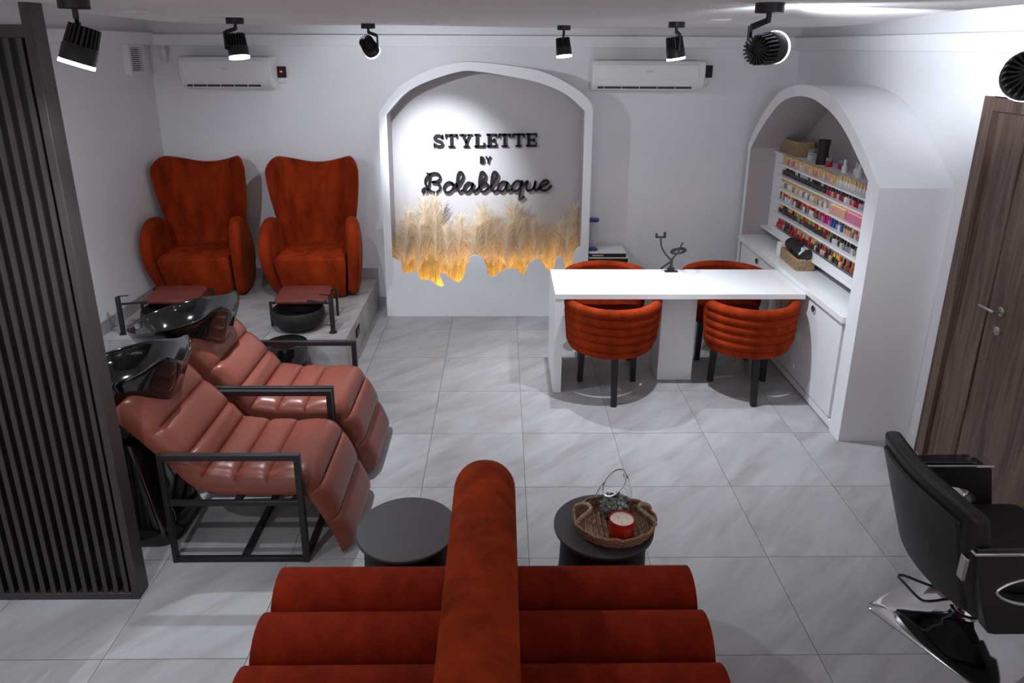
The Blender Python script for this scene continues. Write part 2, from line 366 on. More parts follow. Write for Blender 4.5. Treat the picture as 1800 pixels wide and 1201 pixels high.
sy0, sy1 = 6.515, 6.545
s1 = thing('wall_sign', 'black serif sign letters reading STYLETTE on the arch wall', 'sign', (0, 0, 0))
def L_T(u0, u1, v0, v1):
    m = MB(); c = (u0 + u1) / 2; rc(m, c - 15, c + 15, v0, v1, sy0, sy1); rc(m, u0, u1, v0, v0 + 22, sy0, sy1)
    rc(m, u0, u0 + 16, v0, v0 + 46, sy0, sy1); rc(m, u1 - 16, u1, v0, v0 + 46, sy0, sy1); rc(m, c - 36, c + 36, v1 - 16, v1, sy0, sy1); return m
def L_E(u0, u1, v0, v1):
    m = MB(); rc(m, u0 + 14, u0 + 46, v0, v1, sy0, sy1); rc(m, u0, u1, v0, v0 + 20, sy0, sy1); rc(m, u0, u1, v1 - 20, v1, sy0, sy1)
    h = (v0 + v1) / 2; rc(m, u0 + 40, u1 - 22, h - 10, h + 10, sy0, sy1); rc(m, u1 - 36, u1 - 20, h - 24, h + 24, sy0, sy1)
    rc(m, u1 - 15, u1, v0, v0 + 42, sy0, sy1); rc(m, u1 - 15, u1, v1 - 44, v1, sy0, sy1); return m
def L_L(u0, u1, v0, v1):
    m = MB(); rc(m, u0 + 14, u0 + 45, v0, v1, sy0, sy1); rc(m, u0, u0 + 64, v0, v0 + 16, sy0, sy1); rc(m, u0, u1, v1 - 20, v1, sy0, sy1); rc(m, u1 - 15, u1, v1 - 50, v1, sy0, sy1); return m
def L_Y(u0, u1, v0, v1):
    m = MB(); c = (u0 + u1) / 2 + 4; h = v0 + 88
    stroke(m, [uv(u0 + 36, v0 + 10), uv(c, h)], 28 * K, sy0, sy1); stroke(m, [uv(u1 - 32, v0 + 10), uv(c, h)], 22 * K, sy0, sy1)
    rc(m, c - 15, c + 15, h - 10, v1, sy0, sy1); rc(m, u0, u0 + 70, v0, v0 + 16, sy0, sy1); rc(m, u1 - 62, u1, v0, v0 + 16, sy0, sy1); rc(m, c - 34, c + 34, v1 - 16, v1, sy0, sy1); return m
def L_S(u0, u1, v0, v1):
    m = MB(); q = [(380, 208), (350, 190), (318, 190), (298, 208), (302, 232), (338, 246), (372, 262), (384, 285), (366, 304), (330, 306), (298, 288)]
    stroke(m, crom([uv(*p) for p in q], 4), 27 * K, sy0, sy1); rc(m, 374, 390, 178, 222, sy0, sy1); rc(m, 284, 300, 272, 318, sy0, sy1); return m
for ch, u0, u1, dv in (('S', 275, 400, 0), ('T', 415, 550, 0), ('Y', 570, 715, 0), ('L', 735, 850, -2), ('E', 870, 985, -5), ('T', 1005, 1140, -7), ('T', 1160, 1295, -9), ('E', 1310, 1430, -11)):
    m = {'S': L_S, 'T': L_T, 'Y': L_Y, 'L': L_L, 'E': L_E}[ch](u0, u1, 172 + dv, 318 + dv)
    obj('letter', m, 'letter_black', s1)
s2 = thing('wall_sign', 'small black sign letters reading BY between the two larger lines', 'sign', (0, 0, 0))
m = MB(); rc(m, 797, 812, 417, 495, sy0, sy1)
for b0, b1, rr in ((417, 455, 842), (448, 495, 848)):
    stroke(m, crom([uv(*p) for p in ((806, b0 + 8), (rr - 20, b0 + 8), (rr - 6, (b0 + b1) / 2), (rr - 20, b1 - 8), (806, b1 - 8))], 3), 15 * K, sy0, sy1)
obj('letter', m, 'letter_black', s2)
m = MB(); stroke(m, [uv(866, 422), uv(888, 460)], 16 * K, sy0, sy1); stroke(m, [uv(910, 422), uv(888, 460)], 16 * K, sy0, sy1); rc(m, 880, 896, 455, 495, sy0, sy1)
obj('letter', m, 'letter_black', s2)
s3 = thing('wall_sign', 'large black script sign letters reading Bolablaque above the pampas', 'sign', (0, 0, 0))
SCR = [
 [[(238, 612), (228, 690), (216, 765), (190, 818), (158, 828), (146, 803), (166, 778), (205, 785), (250, 815), (295, 822), (332, 800), (345, 757), (322, 718), (262, 705)], [(262, 705), (322, 692), (348, 652), (328, 614), (284, 604), (236, 616), (200, 645), (180, 690), (186, 735), (200, 755)], [(203, 603), (222, 616)]],
 [[(478, 716), (448, 706), (408, 728), (386, 772), (402, 815), (442, 820), (482, 788), (496, 742), (474, 712), (505, 738), (530, 722)]],
 [[(505, 780), (560, 725), (602, 650), (596, 602), (566, 592), (546, 632), (538, 705), (540, 778), (562, 815), (600, 795)]],
 [[(702, 722), (664, 710), (622, 750), (614, 798), (648, 818), (690, 785), (718, 715), (708, 778), (726, 815), (768, 788)]],
 [[(762, 792), (812, 722), (852, 645), (842, 600), (812, 592), (794, 642), (786, 722), (794, 788), (830, 814), (872, 788), (884, 742), (858, 714), (818, 735)]],
 [[(884, 785), (942, 722), (988, 645), (982, 600), (952, 590), (930, 642), (922, 722), (928, 788), (952, 813), (990, 792)]],
 [[(1092, 706), (1050, 700), (1006, 740), (998, 788), (1034, 812), (1076, 780), (1106, 702), (1096, 770), (1112, 808), (1152, 784)]],
 [[(1256, 700), (1214, 690), (1166, 732), (1156, 784), (1190, 808), (1236, 776), (1270, 692), (1256, 780), (1240, 872), (1240, 908), (1272, 888), (1290, 872)]],
 [[(1284, 742), (1332, 692), (1320, 750), (1328, 796), (1362, 798), (1402, 766), (1424, 690), (1410, 762), (1424, 798), (1460, 782)]],
 [[(1458, 772), (1520, 742), (1566, 710), (1552, 684), (1514, 690), (1480, 732), (1476, 780), (1510, 800), (1560, 788), (1598, 748)]],
]
for letters in SCR:
    m = MB()
    for st in letters: stroke(m, crom([uv(*p) for p in st], 5), (24 if len(st) > 3 else 14) * K, 6.508, 6.528)
    m.box(*(lambda c: (c[0] - .006, c[0] + .006, 6.528, 6.545, c[1] - .006, c[1] + .006))(uv(*letters[0][len(letters[0]) // 2])))
    obj('letter', m, 'letter_black', s3)

# pampas grass
def plume_mesh(seed, h, lean):
    R = random.Random(seed); p = MB(); st = MB()
    ax = lambda t: Vector((lean * t * t + .02 * math.sin(3 * t + seed), .01 * math.sin(5 * t), h * t))
    st.tube([ax(i / 8 * .8) for i in range(9)], .0035, 5)
    for i in range(460):
        t = .34 + .64 * R.random() ** .85; b = ax(t); a = R.uniform(0, 2 * PI); L = (.13 + .10 * R.random()) * (1.1 - .75 * abs(t - .55) * 1.3)
        sp = .40 + .35 * R.random()
        d = Vector((math.cos(a) * sp, math.sin(a) * sp * .32, 1)).normalized(); droop = Vector((math.cos(a), math.sin(a) * .3, -.5))
        w = .0026; s = Vector((-math.sin(a), math.cos(a), 0)) * w
        q1 = b + d * L * .5 + droop * .008; q2 = b + d * L + droop * (.03 + .03 * R.random())
        p.add([b - s, b + s, q1 + s * .8, q1 - s * .8, q2], [(0, 1, 2, 3), (3, 2, 4)])
    for i in range(26):
        a = R.uniform(0, 2 * PI); b = Vector((.02 * math.cos(a), .015 * math.sin(a), 0)); tp = Vector((.05 * math.cos(a) + R.uniform(-.03, .03), .03 * math.sin(a), h * R.uniform(.28, .5)))
        s = Vector((.0022, 0, 0)); st.add([b - s, b + s, tp + s * .4, tp - s * .4], [(0, 1, 2, 3)])
    return mesh_of(p, ['plume']), mesh_of(st, ['straw'])
PLM = [plume_mesh(s, h, l) for s, h, l in ((1, .74, .05), (2, .82, -.04), (3, .68, .09), (4, .78, -.09), (5, .72, .0), (6, .62, .05), (7, .86, .03))]
rp_ = random.Random(5); PAMP = []
NP = 30
for i in range(NP):
    x = -.97 + 1.62 * (i + .5) / NP + rp_.uniform(-.015, .015); row = i % 3
    hh = 1.0
    if .30 < x < .50: hh = .82
    k = rp_.randrange(7)
    t = thing('pampas_plume', 'feathery beige pampas plume in the jagged planter under the sign', 'pampas plume', (x, 6.355 + .04 * row + rp_.uniform(-.006, .006), .205), rp_.uniform(-.5, .5), 'pampas plumes in the arch planter')
    s = hh * rp_.uniform(.80, 1.08); t.scale = (s, s, s)
    obj('plume', PLM[k][0], None, t); obj('stem', PLM[k][1], None, t); PAMP.append((x, t))

NUMW = 'first second third fourth fifth sixth seventh eighth ninth tenth eleventh twelfth thirteenth fourteenth fifteenth'.split()
for n_, (_, t) in enumerate(sorted(PAMP, key=lambda q: q[0])):
    t['label'] = f'{NUMW[n_]} pampas plume from the left in the planter under the sign' if n_ < 15 else f'{NUMW[NP - 1 - n_]} pampas plume from the right in the planter under the sign'

# ------------------------------------------------------------------ right niche, counter, cabinets, shelves
XN = 2.19
NO = [(4.034, 1.669), (4.358, 1.91), (4.64, 2.075), (4.86, 2.15), (5.15, 2.188), (5.45, 2.175), (5.75, 2.10), (6.02, 1.93), (6.2, 1.77), (6.31, 1.62)]
NI = [(4.174, 1.686), (4.508, 1.909), (4.72, 2.01), (4.917, 2.068), (5.15, 2.105), (5.42, 2.095), (5.68, 2.03), (5.93, 1.88), (6.1, 1.74), (6.245, 1.60)]
no = [(4.034, 0)] + resample(crom(NO, 5), 36) + [(6.31, 0)]
ni = [(4.172, 0)] + resample(crom(NI, 5), 36) + [(6.25, 0)]
niche = thing('arched_niche', 'white arched niche box on the right wall housing the polish shelves', 'niche', (0, 0, 0))
obj('surround', MB().ring(no, ni, 'X', XN, XR - .001, closed=False, inner_mi=1), ['wall', 'taupe'], niche, smooth=25)
obj('recess_back', MB().prism([(4.172, .8)] + ni[1:-1] + [(6.25, .8)], 'X', XR - .007, XR - .002), 'taupe', niche, label='taupe painted back of the niche')
cnt = obj('countertop', MB().box(2.165, XR - .002, 4.174, 6.248, .765, .812), 'quartz', bevel=.003)
tag(cnt, 'white stone countertop running through the arched niche', 'countertop')
for y0, y1, hy, lab in ((4.18, 5.20, 4.62, 'white base cabinet with a black ring pull nearest the door'), (5.20, 6.24, 5.78, 'white base cabinet with a black ring pull nearest the back wall')):
    c = thing('base_cabinet', lab, 'cabinet', (0, 0, 0), group='cabinets under the niche counter')
    obj('body', MB().box(2.215, XR - .01, y0 + .001, y1 - .001, .0, .764), 'white_paint', c)
    obj('plinth', MB().box(2.195, 2.214, y0 + .001, y1 - .001, .012, .062), 'white_paint', c)
    d = obj('door', MB().box(2.192, 2.213, y0 + .035, y1 - .012, .075, .745), 'white_gloss', c, bevel=.002)
    m = MB(); m.tube([(2.178, hy + .018 * math.cos(a), .70 + .02 * math.sin(a)) for a in [2 * PI * i / 16 for i in range(16)]], .0045, 6, True); m.box(2.176, 2.193, hy + .010, hy + .026, .69, .712)
    obj('ring_pull', m, 'black_metal', d, smooth=40)

XP = 2.42
rack = thing('polish_rack', 'white wall rack with thin shelves full of nail polish in the niche', 'shelf rack', (0, 0, 0))
obj('back_panel', MB().box(XP, XP + .015, 4.20, 6.33, .885, 1.56), 'white_gloss', rack)
obj('top_board', MB().box(XP - .012, XR - .004, 4.20, 6.34, 1.56, 1.575), 'white_paint', rack)
SHZ = [1.515, 1.418, 1.312, 1.209, 1.098]
for i, z in enumerate(SHZ):
    obj('shelf', MB().box(XP - .085, XP, 4.20, 5.99 - .008 * i, z - .013, z), 'white_gloss', rack, bevel=.003)
    obj('light_strip', MB().box(XP - .006, XP - .001, 4.25, 5.94, z - .019, z - .0135), 'led_warm', rack, label='warm light strip under a shelf')
obj('shelf', MB().box(XP - .062, XP, 4.20, 6.33, .885, .905), 'white_gloss', rack, bevel=.002)
obj('bottom_panel', MB().box(XP - .055, XP - .051, 4.20, 6.0, .905, .961), 'white_gloss', rack, label='white riser on the lowest shelf')
obj('riser', MB().box(XP - .055, XP, 4.20, 6.0, .962, .968), 'acrylic', rack)

PAL = {'red': (.45, .01, .012), 'crimson': (.25, .006, .02), 'pink': (.65, .16, .33), 'magenta': (.42, .01, .16), 'nude': (.55, .34, .25), 'peach': (.70, .38, .27), 'orange': (.70, .13, .02),
       'yellow': (.75, .48, .03), 'green': (.05, .35, .08), 'blue': (.02, .07, .32), 'purple': (.12, .02, .18), 'black': (.015, .013, .014), 'white': (.75, .75, .77), 'silver': (.5, .5, .52), 'gold': (.70, .44, .16), 'clear': (.70, .66, .58), 'brown': (.22, .08, .03), 'grey': (.2, .2, .22), 'lilac': (.5, .45, .66)}
for k_, c_ in PAL.items(): mat('polish_' + k_, c_, .18 if k_ not in ('black', 'gold') else .3, coat=.3)
BOT = {}
def bottle(body, cap, kind=0):
    key = (body, cap, kind)
    if key not in BOT:
        m = MB()
        if kind == 0:   # square bottle, tall cap
            m.loft([[(x * s, y * s, z) for x, y in rrect(-1, 1, -1, 1, .4, 2)] for s, z in ((.014, 0), (.0155, .003), (.0155, .03), (.0125, .038))], mi=0); m.lathe([(.0085, .038), (.0085, .04), (.0078, .071)], 10, mi=1)
        elif kind == 1:  # round gel bottle
            m.lathe([(.012, 0), (.014, .003), (.014, .034), (.009, .042)], 12, mi=0); m.lathe([(.0095, .042), (.0085, .076)], 10, mi=1)
        else:            # flat box-like bottle with wide cap
            m.loft([[(x * s, y * s * .8, z) for x, y in rrect(-1, 1, -1, 1, .3, 2)] for s, z in ((.016, 0), (.016, .040))], mi=0); m.loft([[(x * .0155, y * .0125, z) for x, y in rrect(-1, 1, -1, 1, .3, 2)] for z in (.0401, .064)], mi=1)
        BOT[key] = mesh_of(m, ['polish_' + body, 'polish_' + cap], 40)
    return BOT[key]
rb = random.Random(11)
ORD = ['top', 'second', 'third', 'fourth', 'fifth', 'lowest']
ORDW = ['first', 'second', 'third', 'fourth', 'fifth', 'sixth', 'seventh', 'eighth', 'ninth', 'tenth', 'eleventh', 'twelfth', 'thirteenth', 'fourteenth', 'fifteenth', 'sixteenth', 'seventeenth', 'eighteenth', 'nineteenth', 'twentieth']
ORDW += ['twenty-' + w for w in ORDW[:9]] + ['thirtieth'] + ['thirty-' + w for w in ORDW[:9]]
ROWS = {}
def row(si, z, x, segs, kind=0, pitch=.0375):
    for ya, yb, choices, kd in segs:
        y = ya
        while y < yb:
            b, c = rb.choice(choices)
            o = obj('polish_bottle', bottle(b, c, kd), None, loc=(x + rb.uniform(-.004, .004), y, z)); o.rotation_euler = (0, 0, rb.uniform(-.2, .2)); s = rb.uniform(.93, 1.05); o.scale = (s, s, s)
            tag(o, f'small {b} nail polish bottle with {c} cap on the {ORD[si]} rack shelf', 'nail polish', f'{b} polish bottles with {c} caps on the {ORD[si]} shelf')
            ROWS.setdefault((si, b, c), []).append((-y, o)); y += pitch * rb.uniform(.95, 1.12)
bx = XP - .024
row(0, SHZ[0], bx, [(4.24, 4.95, [('clear', 'gold'), ('white', 'gold')], 1), (4.98, 6.0, [('gold', 'gold'), ('peach', 'gold'), ('clear', 'gold'), ('pink', 'gold')], 2)], pitch=.042)
row(1, SHZ[1], bx, [(4.24, 4.72, [('pink', 'black'), ('grey', 'black'), ('crimson', 'black'), ('red', 'black'), ('lilac', 'black')], 0), (4.73, 5.12, [('red', 'black'), ('white', 'black'), ('silver', 'black'), ('crimson', 'black')], 0), (5.14, 5.98, [('black', 'black'), ('black', 'silver'), ('black', 'black')], 0)])
row(2, SHZ[2], bx, [(4.24, 4.36, [('crimson', 'black'), ('pink', 'black')], 0), (5.12, 5.97, [('clear', 'gold'), ('nude', 'gold'), ('grey', 'gold'), ('clear', 'silver')], 1)], pitch=.034)
row(3, SHZ[3], bx, [(4.24, 4.5, [('purple', 'orange'), ('red', 'orange'), ('blue', 'brown'), ('orange', 'yellow')], 2), (4.52, 4.78, [('nude', 'brown'), ('nude', 'orange'), ('grey', 'peach')], 2), (4.8, 4.98, [('blue', 'blue'), ('white', 'grey'), ('grey', 'black')], 2), (5.0, 5.12, [('magenta', 'magenta'), ('pink', 'magenta')], 2), (5.14, 5.62, [('black', 'red'), ('white', 'red'), ('brown', 'crimson'), ('grey', 'orange')], 2), (5.64, 5.95, [('white', 'red'), ('lilac', 'yellow'), ('white', 'orange'), ('grey', 'crimson')], 2)])
row(4, SHZ[4], bx, [(4.24, 4.4, [('red', 'orange'), ('orange', 'red'), ('blue', 'black')], 0), (4.5, 4.56, [('yellow', 'yellow')], 2), (4.58, 4.95, [('grey', 'black'), ('silver', 'black'), ('black', 'brown')], 0), (4.96, 5.62, [('black', 'red'), ('black', 'yellow'), ('black', 'orange'), ('black', 'green'), ('brown', 'red'), ('grey', 'green')], 0), (5.63, 5.96, [('black', 'brown'), ('black', 'gold'), ('black', 'black')], 0)])
row(5, .968, bx, [(4.24, 4.72, [('black', 'black'), ('black', 'red'), ('crimson', 'black'), ('brown', 'orange')], 0), (4.75, 5.2, [('nude', 'brown'), ('black', 'black'), ('peach', 'red'), ('black', 'yellow')], 0), (5.22, 5.6, [('silver', 'black'), ('black', 'nude'), ('red', 'red'), ('crimson', 'yellow')], 0), (5.62, 5.95, [('crimson', 'red'), ('black', 'black'), ('nude', 'brown'), ('red', 'red')], 0)])
for (si, b, c), lst in ROWS.items():
    if len(lst) < 2: continue
    for n_, (_, o) in enumerate(sorted(lst, key=lambda q: q[0])):
        o['label'] = f'{ORDW[n_]} {b} polish bottle with {c} cap from the left on the {ORD[si]} rack shelf'
for y, w, c, lab in ((4.86, .115, 'peach', 'peach cardboard box between bottles on the third rack shelf'), (4.60, .12, 'pink', 'pink cardboard box between bottles on the third rack shelf')):
    tag(obj('product_box', MB().box(bx - .035, bx + .022, y - w, y + w, SHZ[2], SHZ[2] + .062), 'polish_' + c, bevel=.002), lab, 'box')
# things on the rack top
zt = 1.575
def basket(name, lab, L, W, H, loc, rz, matn='wicker'):
    t = thing(name, lab, 'basket', loc, rz); w = .008
    m = MB(); m.box(-L / 2, L / 2, -W / 2, W / 2, 0, .006)
    for a in ((-L / 2, L / 2, -W / 2, -W / 2 + w), (-L / 2, L / 2, W / 2 - w, W / 2), (-L / 2, -L / 2 + w, -W / 2, W / 2), (L / 2 - w, L / 2, -W / 2, W / 2)): m.box(*a, 0, H)
    obj('body', m, matn, t)
    n = max(3, int(H / .013))
    for k in range(n):
        z = H * (k + .5) / n; pts = []
        for x0, y0, x1, y1 in ((-L / 2, -W / 2, L / 2, -W / 2), (L / 2, -W / 2, L / 2, W / 2), (L / 2, W / 2, -L / 2, W / 2), (-L / 2, W / 2, -L / 2, -W / 2)):
            q = max(6, int(math.hypot(x1 - x0, y1 - y0) / .012))
            for i in range(q):
                f = i / q; s = .003 * (1 if (i + k) % 2 else -1); nx, ny = (y1 - y0), -(x1 - x0); l = math.hypot(nx, ny); pts.append((x0 + (x1 - x0) * f + nx / l * s, y0 + (y1 - y0) * f + ny / l * s, z))
        obj('woven_strand', MB().tube(pts, .0062, 5, True), matn, t, smooth=60)
    obj('rim', MB().tube([(p[0], p[1], H) for p in rrect(-L / 2, L / 2, -W / 2, W / 2, .012, 2)], .008, 6, True), matn, t, smooth=60)
    return t
basket('storage_basket', 'rectangular wicker basket standing on top of the polish rack', .40, .14, .115, (2.52, 6.08, zt), math.radians(90))
o = MB().lathe([(.048, 0), (.046, .02), (.038, .09), (.038, .12), (.045, .185), (.047, .19), (.043, .19), (.036, .12), (.03, .02)], 24)
tag(obj('vase', o, 'black_matte', loc=(2.50, 5.50, zt), smooth=40), 'black waisted vase on top of the polish rack', 'vase')
for (x, y, h, r, c, lab) in ((2.56, 5.80, .085, .026, 'clear', 'glass jar beside the wicker basket on the rack top'), (2.50, 5.72, .08, .024, 'silver', 'silver lidded jar between basket and black vase'), (2.50, 5.38, .07, .026, 'red', 'red liquid bottle right of the black vase'), (2.55, 5.28, .06, .026, 'magenta', 'magenta liquid bottle behind the red one on the rack top')):
    t = thing('jar', lab, 'jar', (x, y, zt)); obj('jar_body', MB().lathe([(r, 0), (r, h * .55)], 16), 'polish_' + c, t, smooth=40); obj('jar_top', MB().lathe([(r * .96, h * .55), (r * .96, h), (r * .8, h)], 16), 'acrylic', t, smooth=40)
wl = ['white bottle nearest the vase among the white ones on the rack top', 'second white bottle from the vase on the rack top', 'third white bottle from the vase on the rack top', 'white bottle farthest from the vase on the rack top', 'small black bottle at the near end of the rack top']
for i, (y, c, k2) in enumerate(((5.12, 'white', 'white'), (5.0, 'white', 'silver'), (4.9, 'white', 'white'), (4.78, 'white', 'grey'), (4.68, 'black', 'black'))):
    t = thing('bottle', wl[i], 'bottle', (2.50 + .03 * (i % 2), y, zt))
    obj('bottle_body', MB().lathe([(.02, 0), (.021, .004), (.021, .045), (.012, .055)], 14), 'polish_' + c, t, smooth=40); obj('cap', MB().lathe([(.012, .055), (.011, .095)], 12), 'polish_' + k2, t, smooth=40)
# things on the counter
zc = .812
cb = basket('brush_basket', 'wicker basket holding black brushes on the niche counter', .36, .13, .085, (2.325, 5.32, zc), math.radians(88))
for (x, y, z, rx, ry, rz, lab) in ((2.33, 5.44, .945, .5, -.5, .3, 'black round duster brush at the back of the wicker basket'), (2.35, 5.33, .925, .7, -.4, 0, 'black round duster brush in the middle of the wicker basket'), (2.33, 5.19, .915, .25, -.75, -.2, 'black round duster brush at the front of the wicker basket')):
    t = thing('duster_brush', lab, 'brush', (x, y, z)); t.rotation_euler = (rx, ry, rz)
    obj('bristles', MB().lathe([(.015, -.04), (.045, -.012), (.062, .006), (.055, .016), (.03, .024), (.005, .027)], 20), 'black_matte', t, smooth=50)
    obj('handle', MB().lathe([(.012, -.11), (.014, -.07), (.015, -.04)], 12), 'black_gloss', t, smooth=50)
def white_bottle(loc, lab, r, h):
    t = thing('lotion_bottle', lab, 'bottle', loc); obj('bottle_body', MB().lathe([(r * .9, 0), (r, .006), (r, h * .68), (r * .55, h * .78)], 18), 'polish_white', t, smooth=40); obj('cap', MB().lathe([(r * .5, h * .78), (r * .5, h)], 14), 'polish_white', t, smooth=40)
white_bottle((2.325, 5.235, .822), 'white bottle standing inside the brush basket', .03, .15)
tag(obj('tissue_box', MB().box(-.05, .05, -.035, .035, 0, .11), 'white_gloss', loc=(2.32, 5.58, zc), bevel=.006), 'white box behind the brush basket on the counter', 'box')
for i, (y, r) in enumerate(((5.06, .018), (4.97, .014))):
    tag(obj('dish', MB().lathe([(r * .7, 0), (r, .018), (r * .8, .018), (r * .5, .006)], 14), 'dish_grey', loc=(2.46, y, zc), smooth=40), ('larger' if i == 0 else 'smaller') + ' grey dish under the rack beside the brush basket', 'dish')

# ------------------------------------------------------------------ door on the right wall
fr = struct(obj('trim_4', MB().box(XR - .012, XR + .11, 3.845, 3.93, 0, 2.2).box(XR - .012, XR + .11, 2.74, 2.81, 0, 2.2).box(XR - .012, XR + .11, 2.81, 3.845, 2.125, 2.2), 'door_wood', bevel=.003)); fr['label'] = 'brown wood door frame'
dr = struct(obj('door_1', MB().box(XR + .022, XR + .06, 2.815, 3.595, .005, 2.12), 'door_wood', bevel=.002)); dr['label'] = 'dark brown wood grain door leaf with lever handle'
obj('side_leaf', MB().box(XR + .016, XR + .06, 3.603, 3.842, .005, 2.12), 'door_wood', dr, bevel=.002)
m = MB().lathe([(.026, 0), (.026, .01), (.012, .012), (.01, .05)], 16); me = mesh_of(m, ['steel'], 40)
h = obj('lever_handle', me, None, dr, loc=(XR + .022, 3.49, 1.11)); h.rotation_euler = (0, -PI / 2, 0)
obj('lever', MB().box(XR - .040, XR - .024, 3.48, 3.60, 1.102, 1.118), 'steel', dr, bevel=.005)
lk = obj('lock', mesh_of(MB().lathe([(.024, 0), (.024, .008), (.012, .01), (.012, .016)], 16), ['steel'], 40), None, dr, loc=(XR + .022, 3.49, 1.0)); lk.rotation_euler = (0, -PI / 2, 0)

# ------------------------------------------------------------------ slatted screen
scr = thing('slatted_screen', 'tall dark wood slatted partition screen at the left edge', 'screen', (0, 2.68, 0))
SX, SD = -1.672, .086
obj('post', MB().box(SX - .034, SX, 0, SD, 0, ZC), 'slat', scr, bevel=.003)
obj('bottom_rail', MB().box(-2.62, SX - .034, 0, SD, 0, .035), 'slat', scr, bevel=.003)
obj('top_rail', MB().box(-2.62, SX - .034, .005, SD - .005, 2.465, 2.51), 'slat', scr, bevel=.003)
sl = mesh_of(MB().box(-.0098, .0098, .006, SD - .004, .035, 2.465), ['slat_shaded']); es = mesh_of(MB().box(-.01, .01, .001, .006, .035, 2.465), ['slat'])  # dark body and lighter front strip paint shaded sides and a lit front
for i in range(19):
    so = obj('slat', sl, None, scr, loc=(SX - .055 - .0475 * i, 0, 0)); obj('lit_edge', es, None, so, label='lighter strip on the slat front, light put into its colour')

# ------------------------------------------------------------------ pedicure platform
PX, PY, PZ = -1.20, 5.04, .295
pf = thing('pedicure_platform', 'raised marble tiled platform under the two armchairs', 'platform', (0, 0, 0))
obj('core', MB().box(XL + .001, PX - .012, PY + .012, YB - .001, .0, PZ - .012), 'grout', pf)
tops = [(XL + .014, -2.47), (-2.467, -1.835), (-1.832, PX)]
for a, b in tops:
    for c, d in ((PY, 5.64), (5.643, 6.24), (6.243, YB - .014)):
        obj('tile', MB().box(a, b, c, d, PZ - .012, PZ), 'marble', pf, bevel=.001)
    obj('tile', MB().box(a, b, PY, PY + .012, .0, PZ - .013), 'marble', pf)
for c, d in ((PY + .013, 5.64), (5.643, 6.24), (6.243, YB - .014)): obj('tile', MB().box(PX - .012, PX, c, d, 0, PZ - .013), 'marble', pf)
obj('skirting', MB().box(XL + .001, PX, YB - .013, YB - .001, PZ, PZ + .1), 'marble', pf); obj('skirting', MB().box(XL + .001, XL + .013, PY, YB - .014, PZ, PZ + .1), 'marble', pf)
sk = thing('wall_socket', 'black double power socket on the side of the platform', 'socket', (PX, 5.47, .185))
obj('plate', MB().box(0, .008, -.07, .07, -.04, .04), 'black_matte', sk, bevel=.003)
for y in (-.035, .035): obj('outlet', MB().box(.008, .012, y - .022, y + .022, -.024, .024), 'black_gloss', sk, bevel=.002)

# throne chairs (front = -Y)
def make_throne():
    t = thing('wing_armchair', '', 'armchair', (0, 0, 0), group='rust velvet wing armchairs on the platform')
    # seat
    rings = []
    for z, s, fy in ((.02, .86, -.20), (.1, .89, -.25), (.25, .955, -.30), (.36, 1.0, -.335), (.398, .99, -.335), (.412, .96, -.32)):
        q = []
        for i in range(13):
            u = -1 + 2 * i / 12; q.append((u * .30 * s, fy - .04 * (1 - u * u), z))
        for i in range(13):
            u = 1 - 2 * i / 12; q.append((u * .27 * s, .20, z + (.0 if z < .33 else .012)))
        rings.append(q)
    obj('seat', MB().loft(rings), 'velvet', t, smooth=45)
    # back: curved wing shell
    g = MB(); NU, NV = 22, 16; fr_ = []; bk = []
    for j in range(NV + 1):
        v = j / NV
        for i in range(NU + 1):
            u = -1 + 2 * i / NU; au = abs(u)
            w = .285 + .115 * math.sin(min(1, v * 1.02) * PI / 2) ** 1.7
            zt_ = 1.142 + .13 * au ** 2 - (.15 * max(0, (au - .74) / .26) ** 2.2)
            z = .20 + v * (zt_ - .20)
            wing = .25 * max(0, (au - .42) / .58) ** 1.4 * (.40 + .75 * v)
            y = .20 + .07 * v - wing - .02 * (1 - u * u) * (1 - v)
            x = u * w
            th = .085 * (1 - .45 * au ** 6)
            fr_.append((x, y, z)); bk.append((x * 1.015, min(y + th + .05 * wing, .37), z))
    n1 = NU + 1
    vs = fr_ + bk; off = len(fr_); fs = []
    for j in range(NV):
        for i in range(NU):
            a = j * n1 + i; fs += [(a, a + 1, a + n1 + 1, a + n1), (off + a, off + a + n1, off + a + n1 + 1, off + a + 1)]
    for j in range(NV):
        a = j * n1; b = a + NU; fs += [(a, a + n1, off + a + n1, off + a), (b, off + b, off + b + n1, b + n1)]
    for i in range(NU):
        a = NV * n1 + i; fs += [(a, a + 1, off + a + 1, off + a), (i, off + i, off + i + 1, i + 1)]
    g.add(vs, fs)
    o = obj('backrest', g, 'velvet', t, smooth=180, sub=1)
    # piping seams on the wings
    for s in (-1, 1):
        pts = []
        for j in range(3, NV):
            p = fr_[j * n1 + (NU // 2 + s * 7)]; pts.append((p[0], p[1] - .002, p[2]))
        obj('seam', MB().tube(pts, .004, 5), 'velvet', o, smooth=60)
    # arms: tall rounded petals leaning outward
    prof = crom([(-.02, .0), (-.14, .012), (-.225, .08), (-.30, .21), (-.365, .37), (-.38, .52), (-.335, .645), (-.25, .725), (-.13, .73), (.0, .67), (.10, .56), (.18, .42), (.23, .2), (.20, .03), (.09, .0)], 3, True)
    for s in (-1, 1):
        def warp(P, s=s):
            x, y, z = P; b = .035 * max(0, math.sin(min(1, max(0, z) / .80) * PI)) ** .8 + .02 * (z / .7); fl = 0
            return (s * (x + b - .03 - .08 * (y + .10)), y, z)
        obj('armrest', MB().pillow(prof, 'X', .285, .385, .048, 5, warp), 'velvet', t, smooth=50)
    return t
th1 = make_throne(); th1.location = (-1.665, 6.16, PZ); th1.rotation_euler = (0, 0, math.radians(3)); th1['label'] = 'rust velvet wing armchair on the platform nearest the arch'
dup(th1, (-2.66, 6.16, PZ), label='rust velvet wing armchair on the platform nearest the left wall')

